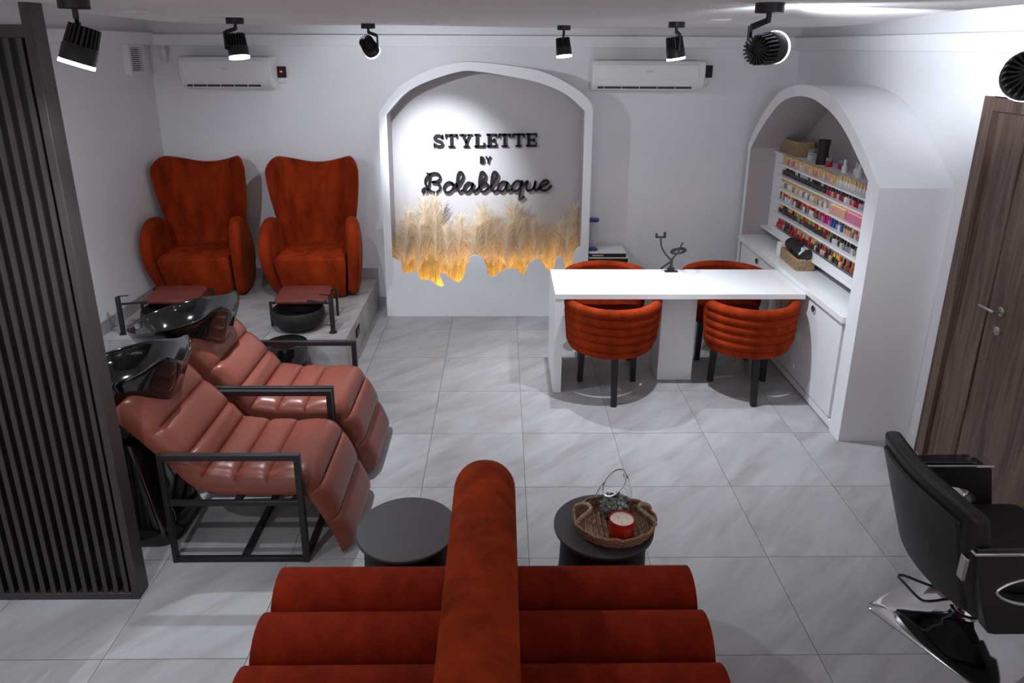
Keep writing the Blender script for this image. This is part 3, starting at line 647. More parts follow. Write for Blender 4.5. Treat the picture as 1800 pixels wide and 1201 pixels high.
# pedicure bowls, footrests, taps
def make_bowl():
    m = MB(); prof = [(.09, 0), (.135, .012), (.178, .05), (.195, .10), (.188, .15), (.180, .158), (.172, .150), (.174, .10), (.155, .05), (.11, .03), (.0, .028)]
    t = tag(obj('pedicure_bowl', m.lathe(prof, 36), 'black_matte', smooth=50), '', 'basin', 'black pedicure bowls'); return t
b1 = make_bowl(); b1.scale = (1.07, 1.07, 1.07); b1.location = (-1.62, 5.285, PZ); b1['label'] = 'round matte black pedicure bowl in front of the armchair nearest the arch'
b2 = b1.copy(); COL.objects.link(b2); b2.location = (-2.64, 5.285, PZ); b2['label'] = 'round matte black pedicure bowl in front of the armchair by the left wall'
def make_rest():
    t = thing('footrest', '', 'footrest', (0, 0, 0), group='pedicure footrests')
    pad = MB(); rings = []
    for z, s in ((.205, .94), (.212, 1), (.235, 1), (.243, .95)): rings.append([(x * s, y * s, z + (.03 * (y / .13)) * 0.6) for x, y in rrect(-.205, .205, -.13, .13, .03, 3)])
    obj('pad', pad.loft(rings), 'leather_dark', t, smooth=50)
    for sx in (-1, 1):
        for yy in (-.115, .115):
            zz = .215 + .03 * (yy / .13) * .6
            m = MB(); m.bar((sx * .19, yy, zz - .002), (sx * .245, yy, zz - .002), .018); m.bar((sx * .236, yy, zz - .01), (sx * .236, yy, 0), .018); obj('leg', m, 'black_metal', t)
    return t
f1 = make_rest(); f1.location = (-1.605, 5.42, PZ); f1['label'] = 'rust leather footrest on black legs over the bowl nearest the arch'
dup(f1, (-2.62, 5.42, PZ), label='rust leather footrest on black legs over the bowl by the left wall')
def make_tap(s):
    t = thing('tap', '', 'tap', (0, 0, 0), group='black pedicure taps')
    obj('body', MB().lathe([(.03, 0), (.03, .008), (.019, .01), (.019, .30), (.016, .305)], 18), 'black_metal', t, smooth=40)
    obj('spout', MB().bar((0, .0, .245), (s * -.19, .03, .255), .022, .014), 'black_metal', t, bevel=.003)
    obj('lever', MB().bar((0, 0, .31), (s * -.085, .0, .318), .007), 'black_metal', t)
    return t
a = make_tap(1); a.location = (-1.325, 5.165, PZ); a['label'] = 'slim black tap right of the pedicure bowl nearest the arch'
a = make_tap(-1); a.location = (-2.945, 5.14, PZ); a['label'] = 'slim black tap left of the pedicure bowl by the left wall'
# bin in front of the platform
t = thing('waste_bin', 'black waste bin with liner in front of the platform', 'bin', (-1.60, 4.86, 0))
obj('body', MB().lathe([(.115, 0), (.12, .01), (.148, .30), (.152, .31)], 28), 'black_matte', t, smooth=40)
obj('liner', MB().lathe([(.150, .21), (.156, .24), (.153, .27), (.158, .30), (.150, .345), (.13, .35), (.125, .28)], 28, cap=False), 'black_gloss', t, smooth=40)
obj('lid', MB().lathe([(.13, .335), (.128, .35), (.0, .352)], 28), 'black_gloss', t, smooth=40)

# ------------------------------------------------------------------ shampoo units (head to the left, feet to +X)
def make_shampoo():
    t = thing('shampoo_chair', '', 'shampoo chair', (0, 0, 0), group='shampoo chairs')
    W = .65; fx0, fx1 = -1.625, -.955
    for y, nm in ((0, 'side_frame'), (W, 'side_frame')):
        m = MB(); w = .03; yy = y + .015
        obj('arm_bar', MB().box(fx0, fx1, y, y + w, .575, .605), 'black_metal', t, bevel=.002)
        obj('leg', MB().box(fx1 - w, fx1, y, y + w, 0, .575), 'black_metal', t, bevel=.002)
        obj('leg', MB().box(fx0, fx0 + .022, y, y + w, 0, .575), 'black_metal', t, bevel=.002)
        obj('seat_rail', MB().box(fx0 + .022, fx1 - w, y + .004, y + w - .004, .325, .35), 'black_metal', t, bevel=.002)
        obj('floor_rail', MB().box(fx0 + .022, fx1 - w, y + .003, y + w - .003, 0, .026), 'black_metal', t, bevel=.002)
    obj('cross_rail', MB().box(-1.295, -1.265, .03, W, 0, .026), 'black_metal', t); obj('cross_rail', MB().box(fx1 - .03, fx1 - .004, .03, W, 0.001, .026), 'black_metal', t)
    obj('cross_rail', MB().box(-1.295, -1.265, .03, W, .325, .35), 'black_metal', t); obj('cross_rail', MB().box(-1.02, -.99, .03, W, .325, .35), 'black_metal', t)
    # cushion: channels along the profile, each its own padded piece
    P = [(-1.765, .862), (-1.625, .705), (-1.505, .57), (-1.43, .482), (-1.29, .458), (-1.135, .456), (-1.01, .455), (-.945, .44), (-.895, .385), (-.855, .30), (-.82, .21), (-.785, .11), (-.76, .035)]
    y0, y1 = .045, W - .017
    nd = [0, 1, 2, 3, 4, 5, 8, 10, 12]
    thk = [.10, .10, .10, .10, .10, .10, .10, .095, .075, .06, .05, .045, .04]
    fine = crom(P, 10); 
    def prof(f):      # f in point units
        i = min(int(f * 10 + 1e-6), len(fine) - 1); a = Vector(fine[max(i - 2, 0)]); b = Vector(fine[min(i + 2, len(fine) - 1)]); d = (b - a).normalized(); k = min(int(f), len(P) - 2); r = f - k
        return Vector(fine[i]), Vector((d.y, -d.x)), thk[k] * (1 - r) + thk[k + 1] * r
    for a, b in zip(nd, nd[1:]):
        n = (b - a) * 10; rings = []
        for k in range(n + 1):
            c, nn, th_ = prof(a + k / 10); f = k / n
            bl = (1 - abs(2 * f - 1) ** 3.5) ** .8 * .026
            top = []; M = 18
            for q in range(M + 1):
                sg = -1 + 2 * q / M; aw = abs(sg)
                puff = bl * (1 - aw ** 8); ed = .04 * max(0, (aw - .78) / .22) ** 2.6
                pt = c - nn * (puff - ed); top.append((pt.x, (y0 + y1) / 2 + sg * (y1 - y0) / 2, pt.y))
            lo_ = c + nn * th_
            rings.append(top + [(lo_.x, y1 - .006, lo_.y), (lo_.x, y0 + .006, lo_.y)])
        obj('cushion_channel', MB().loft(rings), 'leather', t, smooth=60)
    obj('seat_shell', MB().prism([(-1.70, .70), (-1.42, .372), (-.99, .352), (-.99, .345), (-1.43, .36), (-1.715, .69)], 'Y', .06, W - .03), 'black_matte', t)
    return t
sc1 = make_shampoo(); sc1.location = (0, 2.92, 0); sc1['label'] = 'brown leather shampoo chair with black frame nearest the slatted screen'
dup(sc1, (0, 3.615, 0), label='brown leather shampoo chair with black frame nearest the pedicure platform')
def make_basin():
    t = thing('shampoo_basin', '', 'basin', (0, 0, 0), group='black shampoo basins')
    n = 44
    def rim(i):
        a = 2 * PI * i / n; ca, sa = math.cos(a), math.sin(a)
        # long teardrop in X, neck dip at +X
        x = .285 * (abs(ca) ** .82) * (1 if ca > 0 else -1); hw = .245 - .085 * max(0, x / .285) ** 1.3 - .03 * max(0, -x / .285) ** 2
        y = 1.06 * hw * (abs(sa) ** .75) * (1 if sa > 0 else -1)
        z = .895 + .235 * x * .9
        dip = max(0, ca) ** 6 * (1 - min(1, abs(y) / .13)) ** 1 * .055
        horn = .035 * math.exp(-((x - .235) / .06) ** 2) * min(1, (abs(y) / .12)) ** 2
        return x - dip * .5, y, z - dip + horn
    R0 = [rim(i) for i in range(n)]
    def ringat(s, dz, cx=0, cz=None):
        out = []
        for x, y, z in R0:
            zz = z + dz if cz is None else (z + dz) * (1 - cz[1]) + cz[0] * cz[1]
            out.append((x * s + cx * (1 - s), y * s, zz))
        return out
    rings = [ringat(.30, 0, -.10, (.50, 1)), ringat(.50, 0, -.09, (.53, .97)), ringat(.70, 0, -.06, (.61, .88)), ringat(.86, 0, -.03, (.72, .65)), ringat(.96, -.02, 0, (.82, .25)), ringat(1.0, -.012), ringat(1.012, .004), ringat(1.0, .014), ringat(.975, .012), ringat(.955, -.004), ringat(.88, -.03, -.03, (.80, .35)), ringat(.72, 0, -.06, (.755, .75)), ringat(.5, 0, -.1, (.73, .95)), ringat(.1, 0, -.15, (.725, 1))]
    obj('bowl', MB().loft(rings), 'black_gloss', t, smooth=60)
    obj('drain', MB().lathe([(.025, 0), (.022, .006), (.008, .007)], 16, (-.15, 0, .727)), 'chrome', t, smooth=40)
    # pedestal
    rg = []
    for z, sx, sy, cx in ((.0, .17, .19, .02), (.02, .175, .195, .02), (.10, .165, .18, .01), (.30, .13, .15, -.02), (.45, .11, .13, -.04), (.52, .10, .12, -.05)):
        rg.append([(cx + x * sx, y * sy, z) for x, y in rrect(-1, 1, -1, 1, .5, 5)])
    obj('pedestal', MB().loft(rg), 'black_gloss', t, smooth=50)
    return t
BA = make_basin(); BA.location = (-1.87, 3.245, 0); BA.scale = (1.1, 1.08, 1.03); BA['label'] = 'glossy black shampoo basin half hidden by the slatted screen'
dup(BA, (-1.87, 3.935, 0), label='glossy black shampoo basin nearest the pedicure platform')

# ------------------------------------------------------------------ manicure table with tub chairs
mt = thing('manicure_table', 'long white manicure table joined to the niche counter', 'table', (0, 0, 0))
obj('tabletop', MB().box(.375, 2.16, 4.715, 5.30, .735, .775), 'quartz', mt, bevel=.002)
obj('end_panel', MB().box(.375, .435, 4.72, 5.295, 0, .734), 'white_paint', mt, bevel=.002)
obj('pedestal', MB().box(1.19, 1.452, 4.925, 5.22, 0, .734), 'white_paint', mt, bevel=.002)
def make_tub():
    t = thing('tub_chair', '', 'chair', (0, 0, 0), group='rust velvet tub chairs at the manicure table')   # back towards -Y
    A = math.radians(73)
    def arc(R, a, z): return (R * math.sin(a), -R * math.cos(a), z)
    for k in range(6):
        z = .385 + .0615 * k; pts = []; rad = []; n = 30; R = .303 + .004 * k - (.02 if k == 0 else 0)
        if k == 5:      # top channel turns down the two front ends
            for q in range(7): pts.append(arc(.300 + .004 * q, -A - .02, .38 + .045 * q))
            for i in range(7): f = PI / 2 * i / 6; pts.append(arc(R, -A - .02 + .07 * (1 - math.cos(f)), z - .03 + .03 * math.sin(f)))
            for i in range(1, n): pts.append(arc(R, -A + .05 + 2 * (A - .05) * i / n, z))
            pts += [(-p[0], p[1], p[2]) for p in reversed(pts[:14])]
            rad = [.037] * len(pts); rad[0] = rad[-1] = .02
        else:
            for i in range(n + 1): pts.append(arc(R, -A + .03 + 2 * (A - .03) * i / n, z)); rad.append(.0385)
        obj('back_channel', MB().tube(pts, rad, 12, flat=1.0), 'velvet', t, smooth=60)
    g = MB(); n = 30; rin = []
    for z, R in ((.37, .268), (.70, .284), (.70, .308), (.37, .292)):
        rin.append([arc(R, -A + 2 * A * i / n, z) for i in range(n + 1)])
    g.loft(rin + [rin[0]], closed=False, cap=False); obj('back_shell', g, 'velvet_dark', t, smooth=50)
    seat = [(.262 * math.cos(a) * 1.02, .255 * math.sin(a) + .03) for a in [2 * PI * i / 40 for i in range(40)]]
    obj('seat', MB().pillow(seat, 'Z', .375, .475, .04, 5), 'velvet_dark', t, smooth=50)
    obj('base', MB().pillow([(p[0] * .98, p[1] * .98) for p in seat], 'Z', .345, .376, .01, 2), 'velvet_dark', t, smooth=50)
    for x, y, x2, y2 in ((0, -.325, 0, -.275), (-.20, .075, -.19, .065), (.205, .075, .195, .065)):
        m = MB(); m.loft([[(x + a * .019, y + b * .019, 0) for a, b in ((-1, -1), (1, -1), (1, 1), (-1, 1))], [(x2 + a * .022, y2 + b * .022, .352) for a, b in ((-1, -1), (1, -1), (1, 1), (-1, 1))]])
        obj('leg', m, 'black_metal', t)
    return t
tb = make_tub(); tb.location = (.795, 4.835, 0); tb['label'] = 'rust velvet tub chair at the near side of the table, by its left end'
dup(tb, (1.795, 4.835, 0), label='rust velvet tub chair at the near side of the table, by the niche cabinets')
dup(tb, (.84, 5.375, 0), PI, label='rust velvet tub chair behind the table in front of the black boxes')
dup(tb, (1.80, 5.375, 0), PI, label='rust velvet tub chair behind the table next to the niche')
# clip-on ring lamp with phone holder
t = thing('ring_lamp', 'black clip-on ring lamp with phone holder at the far table edge', 'lamp', (1.315, 5.25, .775))
obj('clip', MB().box(-.05, .05, -.03, .012, 0, .008).box(-.025, .025, -.012, .018, .008, .03).bar((-.08, .0, .02), (-.01, .0, .075), .012).lathe([(.012, .03), (.012, .10)], 12), 'black_metal', t)
obj('phone_arm', MB().tube(crom([(0, 0, .09), (-.05, 0, .14), (-.085, 0, .20), (-.095, 0, .265)], 5), .006, 8), 'black_metal', t, smooth=50)
obj('phone_holder', MB().box(-.135, -.06, -.012, .012, .27, .282).box(-.137, -.122, -.012, .012, .27, .305).box(-.075, -.058, -.012, .012, .27, .315), 'black_metal', t, bevel=.003)
obj('lamp_arm', MB().tube(crom([(0, 0, .09), (.02, 0, .12), (.045, 0, .15), (.06, 0, .19), (.078, 0, .235)], 5), .006, 8), 'black_metal', t, smooth=50)
rg = MB().tube([(.048 + .052 * math.cos(a), .052 * math.sin(a), .165 + .012 * math.cos(a)) for a in [2 * PI * i / 28 for i in range(28)]], .011, 8, True); obj('ring', rg, 'black_metal', t, smooth=50)
# cabinet, boxes and dispenser behind the table
t = thing('side_cabinet', 'low white cabinet against the back wall right of the arch', 'cabinet', (0, 0, 0)); obj('body', MB().box(.80, 1.18, 6.26, 6.54, 0, .535), 'white_paint', t, bevel=.003); obj('drawer', MB().box(.815, 1.165, 6.248, 6.26, .30, .52), 'white_gloss', t, bevel=.003)
for z0, z1, lab, x1 in ((.536, .575, 'black flat carton under the other carton behind the table', 1.165), (.585, .622, 'black flat carton with pale lettering behind the table', 1.145)):
    t = thing('carton', lab, 'box', (0, 0, 0)); obj('carton_body', MB().box(.805, x1, 6.27, 6.5, z0, z1), 'black_matte', t, bevel=.002); obj('carton_lid', MB().box(.805, x1, 6.27, 6.5, z1, z1 + .01), 'white_paint', t)
    if z0 > .58:
        m = MB()
        for q in range(9): m.box(.835 + .0115 * q, .842 + .0115 * q, 6.2685, 6.27, .597, .610)
        obj('lettering', m, 'print_pale', t)
t = thing('dispenser', 'clear cylinder dispenser with blue cap on the black carton', 'dispenser', (.845, 6.36, .633))
obj('base', MB().lathe([(.05, 0), (.045, .015), (.02, .03)], 20), 'blue_plastic', t, smooth=40); obj('cylinder', MB().lathe([(.043, .02), (.043, .275), (.040, .275), (.040, .02)], 20, cap=False), 'acrylic', t, smooth=40); obj('cap', MB().lathe([(.05, .275), (.05, .30), (.04, .302)], 20), 'blue_plastic', t, smooth=40)

# ------------------------------------------------------------------ air conditioners, controllers, vent, cameras
def make_ac(w, h):
    t = thing('air_conditioner', '', 'air conditioner', (0, 0, 0), group='wall air conditioners')
    prof = crom([(0, 0), (-.10, .0), (-.165, .03), (-.195, .075), (-.205, .15), (-.20, h - .03), (-.185, h - .004), (-.15, h), (0, h)], 3)
    m = MB(); m.prism(prof, 'X', -w / 2, w / 2); obj('housing', m, 'plastic_white', t, bevel=.012, seg=3)
    obj('front_panel', MB().box(-w / 2 + .03, w / 2 - .06, -.209, -.203, .10, h - .035), 'plastic_white', t, bevel=.004)
    sl_ = obj('outlet', MB().box(-w / 2 + .05, w / 2 - .11, -.178, -.10, .022, .055), 'grille_dark', t)
    for k in range(5): obj('vane', MB().box(-w / 2 + .10 + k * (w - .2) / 5, -w / 2 + .104 + k * (w - .2) / 5, -.182, -.12, .024, .053), 'plastic_white', sl_)
    obj('louver', MB().bar((-w / 2 + .05, -.165, .02), (w / 2 - .11, -.165, .02), .05, .006), 'plastic_white', t)
    obj('top_grille', MB().box(-w / 2 + .05, w / 2 - .07, -.16, -.03, h - .001, h + .002), 'grille_dark', t)
    obj('logo', MB().box(-.03, .03, -.2105, -.209, h * .62, h * .62 + .012), 'print_pale', t)
    return t
ac = make_ac(.79, .275); ac.location = (-2.385, YB, 2.075); ac['label'] = 'white wall air conditioner left of the arch above the armchairs'
ac2 = make_ac(.98, .262); ac2.location = (1.275, YB, 2.072); ac2['label'] = 'white wall air conditioner right of the arch'
for x, z, lab, lit in ((-1.955, 2.19, 'black controller with red digits beside the left air conditioner', 1), (1.835, 2.235, 'small black controller beside the right air conditioner', 0)):
    t = thing('controller', lab, 'controller', (x, YB, z)); obj('case', MB().box(-.038, .038, -.03, 0, -.02 if lit else -.05, .075 if lit else .055), 'black_matte', t, bevel=.004)
    if lit:
        m = MB()
        for k in range(2): m.box(-.010 + .012 * k, -.003 + .012 * k, -.0315, -.0295, .025, .037)
        obj('digits', m, 'red_led', t); obj('socket_plate', MB().box(-.036, .036, -.022, 0, -.065, -.022), 'plastic_white', t, bevel=.003)
    else: obj('cable', MB().tube(crom([(0, -.012, -.05), (.02, -.012, -.09), (.0, -.012, -.125), (-.05, -.012, -.135)], 4), .004, 6), 'plastic_white', t, smooth=50)
t = thing('exhaust_fan', 'square white exhaust fan grille high on the left wall', 'exhaust fan', (XL, 6.22, 2.325))
obj('frame', MB().ring(rrect(-.14, .14, -.13, .13, .02), rrect(-.105, .105, -.095, .095, .01), 'X', 0, .05), 'plastic_white', t)
obj('backing', MB().box(.002, .012, -.106, .106, -.096, .096), 'dish_grey', t)
for k in range(12): obj('slat', MB().box(.03, .04, -.106, .106, -.092 + k * .016, -.086 + k * .016), 'plastic_white', t)
def cctv(loc, rz, lab):
    t = thing('security_camera', lab, 'camera', loc, rz)
    obj('mount', MB().lathe([(.03, 0), (.03, -.012), (.010, -.016), (.010, -.05)], 16), 'plastic_white', t, smooth=40)
    b = obj('body', MB().lathe([(.026, -.075), (.028, -.07), (.028, .05), (.02, .058)], 18), 'plastic_white', t, smooth=40, loc=(0, 0, -.07)); b.rotation_euler = (math.radians(38), 0, 0)
    l = obj('lens', MB().lathe([(.022, -.079), (.018, -.074)], 18), 'black_gloss', b)
    return t
cctv((-2.955, 6.50, 2.437), math.radians(25), 'white bullet security camera in the left corner under the ledge')
cctv((2.17, 6.50, 2.437), math.radians(-25), 'white bullet security camera in the right corner under the ledge')

# ------------------------------------------------------------------ ceiling spotlights
def spot_parts():
    base = mesh_of(MB().lathe([(.047, 0), (.047, -.03), (.044, -.032)], 24).lathe([(.009, -.03), (.009, -.062)], 10), ['black_metal'], 40)
    hs = mesh_of(MB().lathe([(.050, -.062), (.054, -.058), (.054, -.006), (.050, 0)], 28), ['black_metal'], 40)
    m = MB()
    for k in range(22):
        a = 2 * PI * k / 22; c, s = math.cos(a), math.sin(a); w = .0022
        q = [(r * c - sgn * w * s, r * s + sgn * w * c, z) for z in (0, .062) for r, sgn in ((.018, -1), (.052 - .004 * (z > 0), -1), (.052 - .004 * (z > 0), 1), (.018, 1))]
        m.add(q, [(0, 3, 2, 1), (4, 5, 6, 7), (0, 1, 5, 4), (1, 2, 6, 5), (2, 3, 7, 6), (3, 0, 4, 7)])
    m.lathe([(.026, 0), (.026, .05)], 16)
    fins = mesh_of(m, ['black_metal'])
    lens = mesh_of(MB().lathe([(.0505, -.0635), (.0505, -.0615)], 28), ['lens'])
    rim = mesh_of(MB().ring([(.0545 * math.cos(2 * PI * i / 28), .0545 * math.sin(2 * PI * i / 28)) for i in range(28)], [(.0495 * math.cos(2 * PI * i / 28), .0495 * math.sin(2 * PI * i / 28)) for i in range(28)], 'Z', -.068, -.056), ['lens'])
    return base, hs, fins, lens, rim
DOWN = [(-1.66, 3.41), (-.41, 4.95), (1.15, 3.95)]
S_base, S_hs, S_fins, S_lens, S_rim = spot_parts()
ARM = {0: -1, 1: -1, 2: 1, 3: 0, 4: 1, 5: -1, 6: 1, 7: 1, 8: 1}
for i, ((x, y), aim, en, cone, spill, lab) in enumerate(SPOTS):
    t = thing('ceiling_spotlight', lab, 'spotlight', (x, y, ZC), group='black ceiling spotlights')
    obj('mount', S_base, None, t)
    hz = -.195 if i == 6 else -.145
    d = (Vector(aim) - Vector((x, y, ZC + hz))).normalized()
    q = (-d).to_track_quat('Z', 'Y')
    # arm on the side of the head, perpendicular to the beam
    sd = Vector((-d.y, d.x, 0)); sd = sd.normalized() if sd.length > .05 else Vector((1, 0, 0))
    if ARM[i] < 0 and sd.x > 0: sd = -sd
    if ARM[i] > 0 and sd.x < 0: sd = -sd
    if ARM[i] == 0: sd = Vector((0, 1, 0))
    e = Vector((0, 0, hz)) + sd * .063
    obj('yoke_arm', MB().bar((0, 0, -.055), tuple(sd * .058 + Vector((0, 0, hz + .07))), .012, .02).bar(tuple(e + Vector((0, 0, .075))), tuple(e + Vector((0, 0, -.02))), .010, .022).bar(tuple(e), tuple(Vector((0, 0, hz)) + sd * .045), .016), 'black_metal', t)
    hd = obj('head', S_hs, None, t, loc=(0, 0, hz)); hd.rotation_mode = 'QUATERNION'; hd.rotation_quaternion = q
    obj('heat_sink', S_fins, None, hd); obj('lens', S_lens, None, hd); obj('glow_ring', S_rim, None, hd, label='bright white ring of the lens')
    for watts, cone_, bl in ((en, cone, 1.0), (spill, 140, .5)):
        ld = bpy.data.lights.new('spot_beam', 'SPOT'); ld.energy = watts; ld.spot_size = math.radians(cone_); ld.spot_blend = bl; ld.shadow_soft_size = .02; ld.color = COOL
        lo = bpy.data.objects.new('spot_beam', ld); COL.objects.link(lo); lo.location = Vector((x, y, ZC + hz)) + d * .075; lo.rotation_mode = 'QUATERNION'; lo.rotation_quaternion = q

for (x, y), lab in zip(DOWN, ('flush recessed ceiling downlight nearest the left wall', 'flush recessed ceiling downlight above the arch', 'flush recessed ceiling downlight between the two right spotlights')):
    t = thing('recessed_downlight', lab, 'downlight', (x, y, ZC), group='recessed ceiling downlights')
    obj('trim_ring', MB().ring([(.06 * math.cos(2 * PI * i / 24), .06 * math.sin(2 * PI * i / 24)) for i in range(24)], [(.045 * math.cos(2 * PI * i / 24), .045 * math.sin(2 * PI * i / 24)) for i in range(24)], 'Z', -.006, 0), 'plastic_white', t)
    obj('diffuser', MB().lathe([(.045, -.003), (.045, 0)], 24), 'dish_grey', t)

# ------------------------------------------------------------------ sofa in the foreground
sf = thing('banquette_sofa', 'rust velvet channelled sofa split by a tall rounded divider in the foreground', 'sofa', (0, 0, 0))
for k in range(4):
    yy = 2.25 - .235 * k
    for x0, x1 in ((-.862, -.16), (.05, .735)):
        obj('seat_roll', MB().capsule((x0, yy, .378), (x1, yy, .378), .124, 24, 7), 'velvet_dark', sf, smooth=60)
for x0, x1 in ((-.83, -.16), (.05, .70)): obj('base', MB().box(x0, x1, 1.2, 2.27, .03, .33), 'velvet_dark', sf, bevel=.02)
obj('backrest', MB().pillow(rrect(-.86, .735, .03, .84, .1, 4), 'Y', 1.0, 1.24, .09, 4), 'velvet', sf, smooth=50)
dvp = [(.95, .02), (1.5, .02), (2.50, .02), (2.54, .2), (2.54, .5), (2.54, .70)] + [(2.37 + .17 * math.cos(a), .73 + .17 * math.sin(a)) for a in [PI / 2 * i / 9 for i in range(10)]] + [(1.8, .90), (1.3, .90), (.95, .90)]
obj('divider', MB().pillow(dvp, 'X', -.188, .052, .113, 8), 'velvet', sf, smooth=60)

# side tables
def make_stable():
    t = thing('side_table', '', 'side table', (0, 0, 0), group='round black side tables behind the sofa')
    obj('tabletop', MB().lathe([(.214, .432), (.218, .436), (.218, .447), (.214, .45)], 56), 'table_black', t, smooth=35)
    obj('body', MB().lathe([(.225, 0), (.225, .01), (.205, .1), (.19, .25), (.185, .40), (.19, .432)], 48), 'black_matte', t, smooth=40)
    return t
s_ = make_stable(); s_.location = (-.415, 2.60, 0); s_['label'] = 'round black side table with empty top behind the sofa'
dup(s_, (.445, 2.615, 0), label='round black side table carrying the wicker tray')
zt = .45
tr = thing('wicker_tray', 'oval brown wicker tray on the right side table', 'tray', (.487, 2.595, zt))
el = lambda a, b, z, n=40, ph=0, wv=0: [((a + wv * (1 if i % 2 else -1)) * math.cos(2 * PI * i / n), (b + wv * (1 if i % 2 else -1)) * math.sin(2 * PI * i / n), z) for i in range(n)]
obj('bottom', MB().prism([(p[0], p[1]) for p in el(.158, .138, 0)], 'Z', .001, .008), 'wicker_brown', tr)
for k in range(14):
    x = -.145 + .29 * k / 13; yy = .134 * math.sqrt(max(0, 1 - (x / .158) ** 2)); obj('floor_strand', MB().tube([(x, -yy + 2 * yy * i / 10, .010 + .002 * (-1) ** i) for i in range(11)], .0055, 5), 'wicker_brown', tr, smooth=60)
for k in range(4): obj('woven_strand', MB().tube(el(.160 + .004 * k, .140 + .004 * k, .010 + .010 * k, 40, 0, .0025 * (1 if k % 2 else -1)), .0062, 6, True), 'wicker_brown', tr, smooth=60)
rim = []
for i in range(72):
    a = 2 * PI * i / 72; rim.append(((.175 + .003 * math.cos(9 * a)) * math.cos(a), (.154 + .003 * math.cos(9 * a)) * math.sin(a), .05 + .003 * math.sin(18 * a)))
obj('rim', MB().tube(rim, .0075, 7, True), 'wicker_brown', tr, smooth=60)
for s in (-1, 1):
    hp = crom([(s * .168, -.055, .05), (s * .155, -.045, .075), (s * .115, -.02, .095), (s * .105, .005, .098), (s * .12, .035, .093), (s * .155, .055, .072), (s * .168, .06, .05)], 5)
    obj('handle', MB().tube(hp, .0085, 8), 'wicker', tr, smooth=60)
cd = thing('candle', 'round red candle tin with cream wax in the wicker tray', 'candle', (.508, 2.535, zt + .016))
obj('tin', MB().lathe([(.052, 0), (.054, .003), (.054, .074), (.052, .076), (.050, .074), (.050, .060)], 36), 'candle_red', cd, smooth=35)
obj('wax', MB().lathe([(.0495, .060), (.0495, .070), (.046, .0705), (.02, .069)], 36), 'wax', cd, smooth=35)
for k in range(3): obj('wick', MB().lathe([(.002, .067), (.0018, .078)], 6, (.022 * math.cos(2.1 * k + .4), .022 * math.sin(2.1 * k + .4), 0)), 'wax', cd)
lb = []
for zz in (.016, .058): lb.append([(.0545 * math.sin(a), -.0545 * math.cos(a), zz) for a in [.05 + .62 * i / 6 for i in range(7)]])
obj('label_patch', MB().loft(lb, closed=False, cap=False), 'candle_label', cd, label='paler red printed label on the tin')
gv = thing('glass_bowl', 'clear slant-cut glass bowl of grey pebbles behind the red candle', 'vase', (.492, 2.665, zt + .016))
n = 36; rings = []
for z, r in ((0, .045), (.012, .062), (.04, .078), (.075, .082), (.11, .076), (.14, .062), (.16, .05)):
    rings.append([(r * math.cos(2 * PI * i / n), r * math.sin(2 * PI * i / n), z * (1 if z < .1 else 1) + max(0, (z - .085)) * 0.75 * (r * math.cos(2 * PI * i / n - .5) / .06)) for i in range(n)])
inner = [[(x * .96, y * .96, z + .002 if k else z + .004) for x, y, z in r] for k, r in enumerate(rings)]
obj('bowl', MB().loft(rings + inner[::-1]), 'glass', gv, smooth=60)
obj('rim', MB().tube([(x * .98, y * .98, z) for x, y, z in rings[-1]], .0025, 6, True), 'steel', gv, smooth=60)
m = MB(); R3 = random.Random(3)
for k in range(150):
    a = R3.uniform(0, 2 * PI); z = R3.uniform(.012, .078); r = R3.uniform(0, .9) ** .5 * (.045 + .026 * min(1, z / .045)); s = R3.uniform(.007, .011); c = (r * math.cos(a), r * math.sin(a), z)
    m.lathe([(s * .5, -s * .7), (s, -s * .2), (s * .9, s * .4), (s * .4, s * .7)], 7, c)
pb = obj('pebbles', m, 'stone', gv, smooth=50); pb['kind'] = 'stuff'

# ------------------------------------------------------------------ salon chair at the right edge (faces +X)
sc = thing('salon_chair', 'black leather salon chair on a square chrome base at the right edge', 'salon chair', (2.04, 2.49, 0))
ang = math.atan2(.190, .359)
def sq(s, z):
    out = []
    for px, py in rrect(-s, s, -s, s, min(.03, s * .5), 4):
        out.append((px * math.cos(ang) - py * math.sin(ang), px * math.sin(ang) + py * math.cos(ang), z))
    return out
nn_ = len(sq(.1, 0))
def blend(s, z, f):
    q = sq(s, z); out = []
    for i, p in enumerate(q):
        a = math.atan2(p[1], p[0]); out.append((p[0] * (1 - f) + s * math.cos(a) * f, p[1] * (1 - f) + s * math.sin(a) * f, z))
    return out
obj('base', MB().loft([sq(.275, 0), sq(.278, .008), sq(.265, .016), blend(.19, .026, .1), blend(.12, .04, .4), blend(.07, .065, .8), blend(.05, .09, 1)]), 'chrome', sc, smooth=50)
obj('column', MB().lathe([(.06, .085), (.062, .095), (.05, .10), (.045, .16), (.034, .165), (.034, .33)], 28), 'chrome', sc, smooth=40)
obj('pump_lever', MB().tube(crom([(-.02, .05, .14), (-.10, .10, .13), (-.185, .172, .125), (-.215, .165, .125), (-.21, .12, .125), (-.195, .05, .12), (-.17, .02, .12), (-.08, .02, .13), (-.02, .01, .15)], 5), .006, 8), 'black_gloss', sc, smooth=50)
obj('seat', MB().pillow(rrect(-.19, .33, -.25, .25, .06, 5), 'Z', .36, .475, .04, 5), 'black_leather', sc, smooth=50)
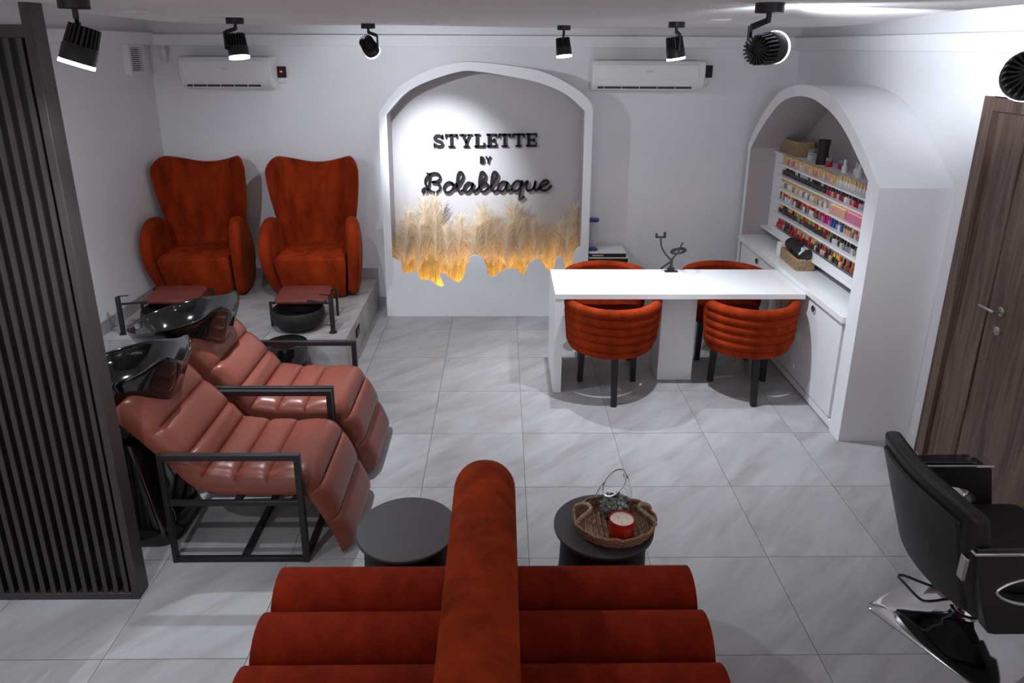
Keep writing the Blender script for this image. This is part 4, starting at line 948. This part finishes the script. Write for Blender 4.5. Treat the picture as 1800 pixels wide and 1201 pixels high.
# backrest: curved padded panel
def back_pt(u, v, off):
    y = u * (.27 + .05 * v); x = -.145 - .155 * v + .06 * u * u - off; z = .28 + v * (.55 - .03 * abs(u) ** 3)
    return (x, y, z)
g = MB(); NU, NV = 18, 12; A_ = [back_pt(-1 + 2 * i / NU, j / NV, 0) for j in range(NV + 1) for i in range(NU + 1)]; B2 = [back_pt(-1 + 2 * i / NU, j / NV, .075 + .02 * math.sin(PI * j / NV)) for j in range(NV + 1) for i in range(NU + 1)]
n1 = NU + 1; off = len(A_); fs = []
for j in range(NV):
    for i in range(NU):
        a = j * n1 + i; fs += [(a, a + 1, a + n1 + 1, a + n1), (off + a, off + a + n1, off + a + n1 + 1, off + a + 1)]
    a = j * n1; b = a + NU; fs += [(a, a + n1, off + a + n1, off + a), (b, off + b, off + b + n1, b + n1)]
for i in range(NU):
    a = NV * n1 + i; fs += [(a, a + 1, off + a + 1, off + a), (i, off + i, off + i + 1, i + 1)]
g.add(A_ + B2, fs); obj('backrest', g, 'black_leather', sc, bevel=.025, seg=4)
g = MB(); C_ = [back_pt((-1 + 2 * i / NU) * .86, .05 + .84 * j / NV, .098 + .012 * math.sin(PI * i / NU) * math.sin(PI * j / NV)) for j in range(NV + 1) for i in range(NU + 1)]
C2 = [(x + .03, y, z) for x, y, z in C_]; off = len(C_)
g.add(C_ + C2, [f for f in fs]); obj('back_cover', g, 'black_leather', sc, bevel=.008, label='flat outer panel of the backrest')
obj('under_frame', MB().box(-.15, .2, -.06, .06, .31, .36), 'black_metal', sc, bevel=.01)
for s in (-1, 1):
    y0, y1 = (s * .262, s * .318) if s > 0 else (s * .318, s * .262)
    # side panel with eye-shaped opening
    outl = resample([(-.20, .40), (-.275, .655), (.13, .66), (.175, .64), (.225, .40), (.20, .27), (-.15, .27), (-.20, .40)], 49)[:-1]
    eye = [(-.01 + .15 * math.copysign(abs(math.cos(a)) ** 1.0, math.cos(a)), .475 + .062 * math.sin(a) * (abs(math.sin(a)) ** .35)) for a in [2 * PI * (i / 48) + PI * 1.12 for i in range(48)]][::-1]
    # align starting vertices
    best = min(range(48), key=lambda k: sum((Vector(outl[i]) - Vector(eye[(i + k) % 48])).length for i in range(0, 48, 4))); e1 = [eye[(i + best) % 48] for i in range(48)]
    er = eye[::-1]; best2 = min(range(48), key=lambda k: sum((Vector(outl[i]) - Vector(er[(i + k) % 48])).length for i in range(0, 48, 4))); e2 = [er[(i + best2) % 48] for i in range(48)]
    s1_ = sum((Vector(outl[i]) - Vector(e1[i])).length for i in range(48)); s2_ = sum((Vector(outl[i]) - Vector(e2[i])).length for i in range(48)); ee = e1 if s1_ < s2_ else e2
    ar = obj('armrest', MB().ring(outl, ee, 'Y', y0, y1), 'black_leather', sc, bevel=.008, seg=3)
    obj('arm_pad', MB().box(-.27, .10, y0 - .004, y1 + .004, .652, .672), 'black_gloss', ar, bevel=.006, seg=3)
    obj('trim_strip', MB().box(-.28, .18, y0 - .009, y1 + .009, .642, .655), 'chrome', ar, bevel=.003)
    yy = y1 if s > 0 else y0
    obj('eye_trim', MB().tube([(p[0], yy, p[1]) for p in ee], .007, 8, True), 'chrome', ar, smooth=50)
    if s < 0: obj('bracket', MB().box(-.30, -.286, y0 + .005, y1 - .015, .52, .62), 'steel', ar, bevel=.003)
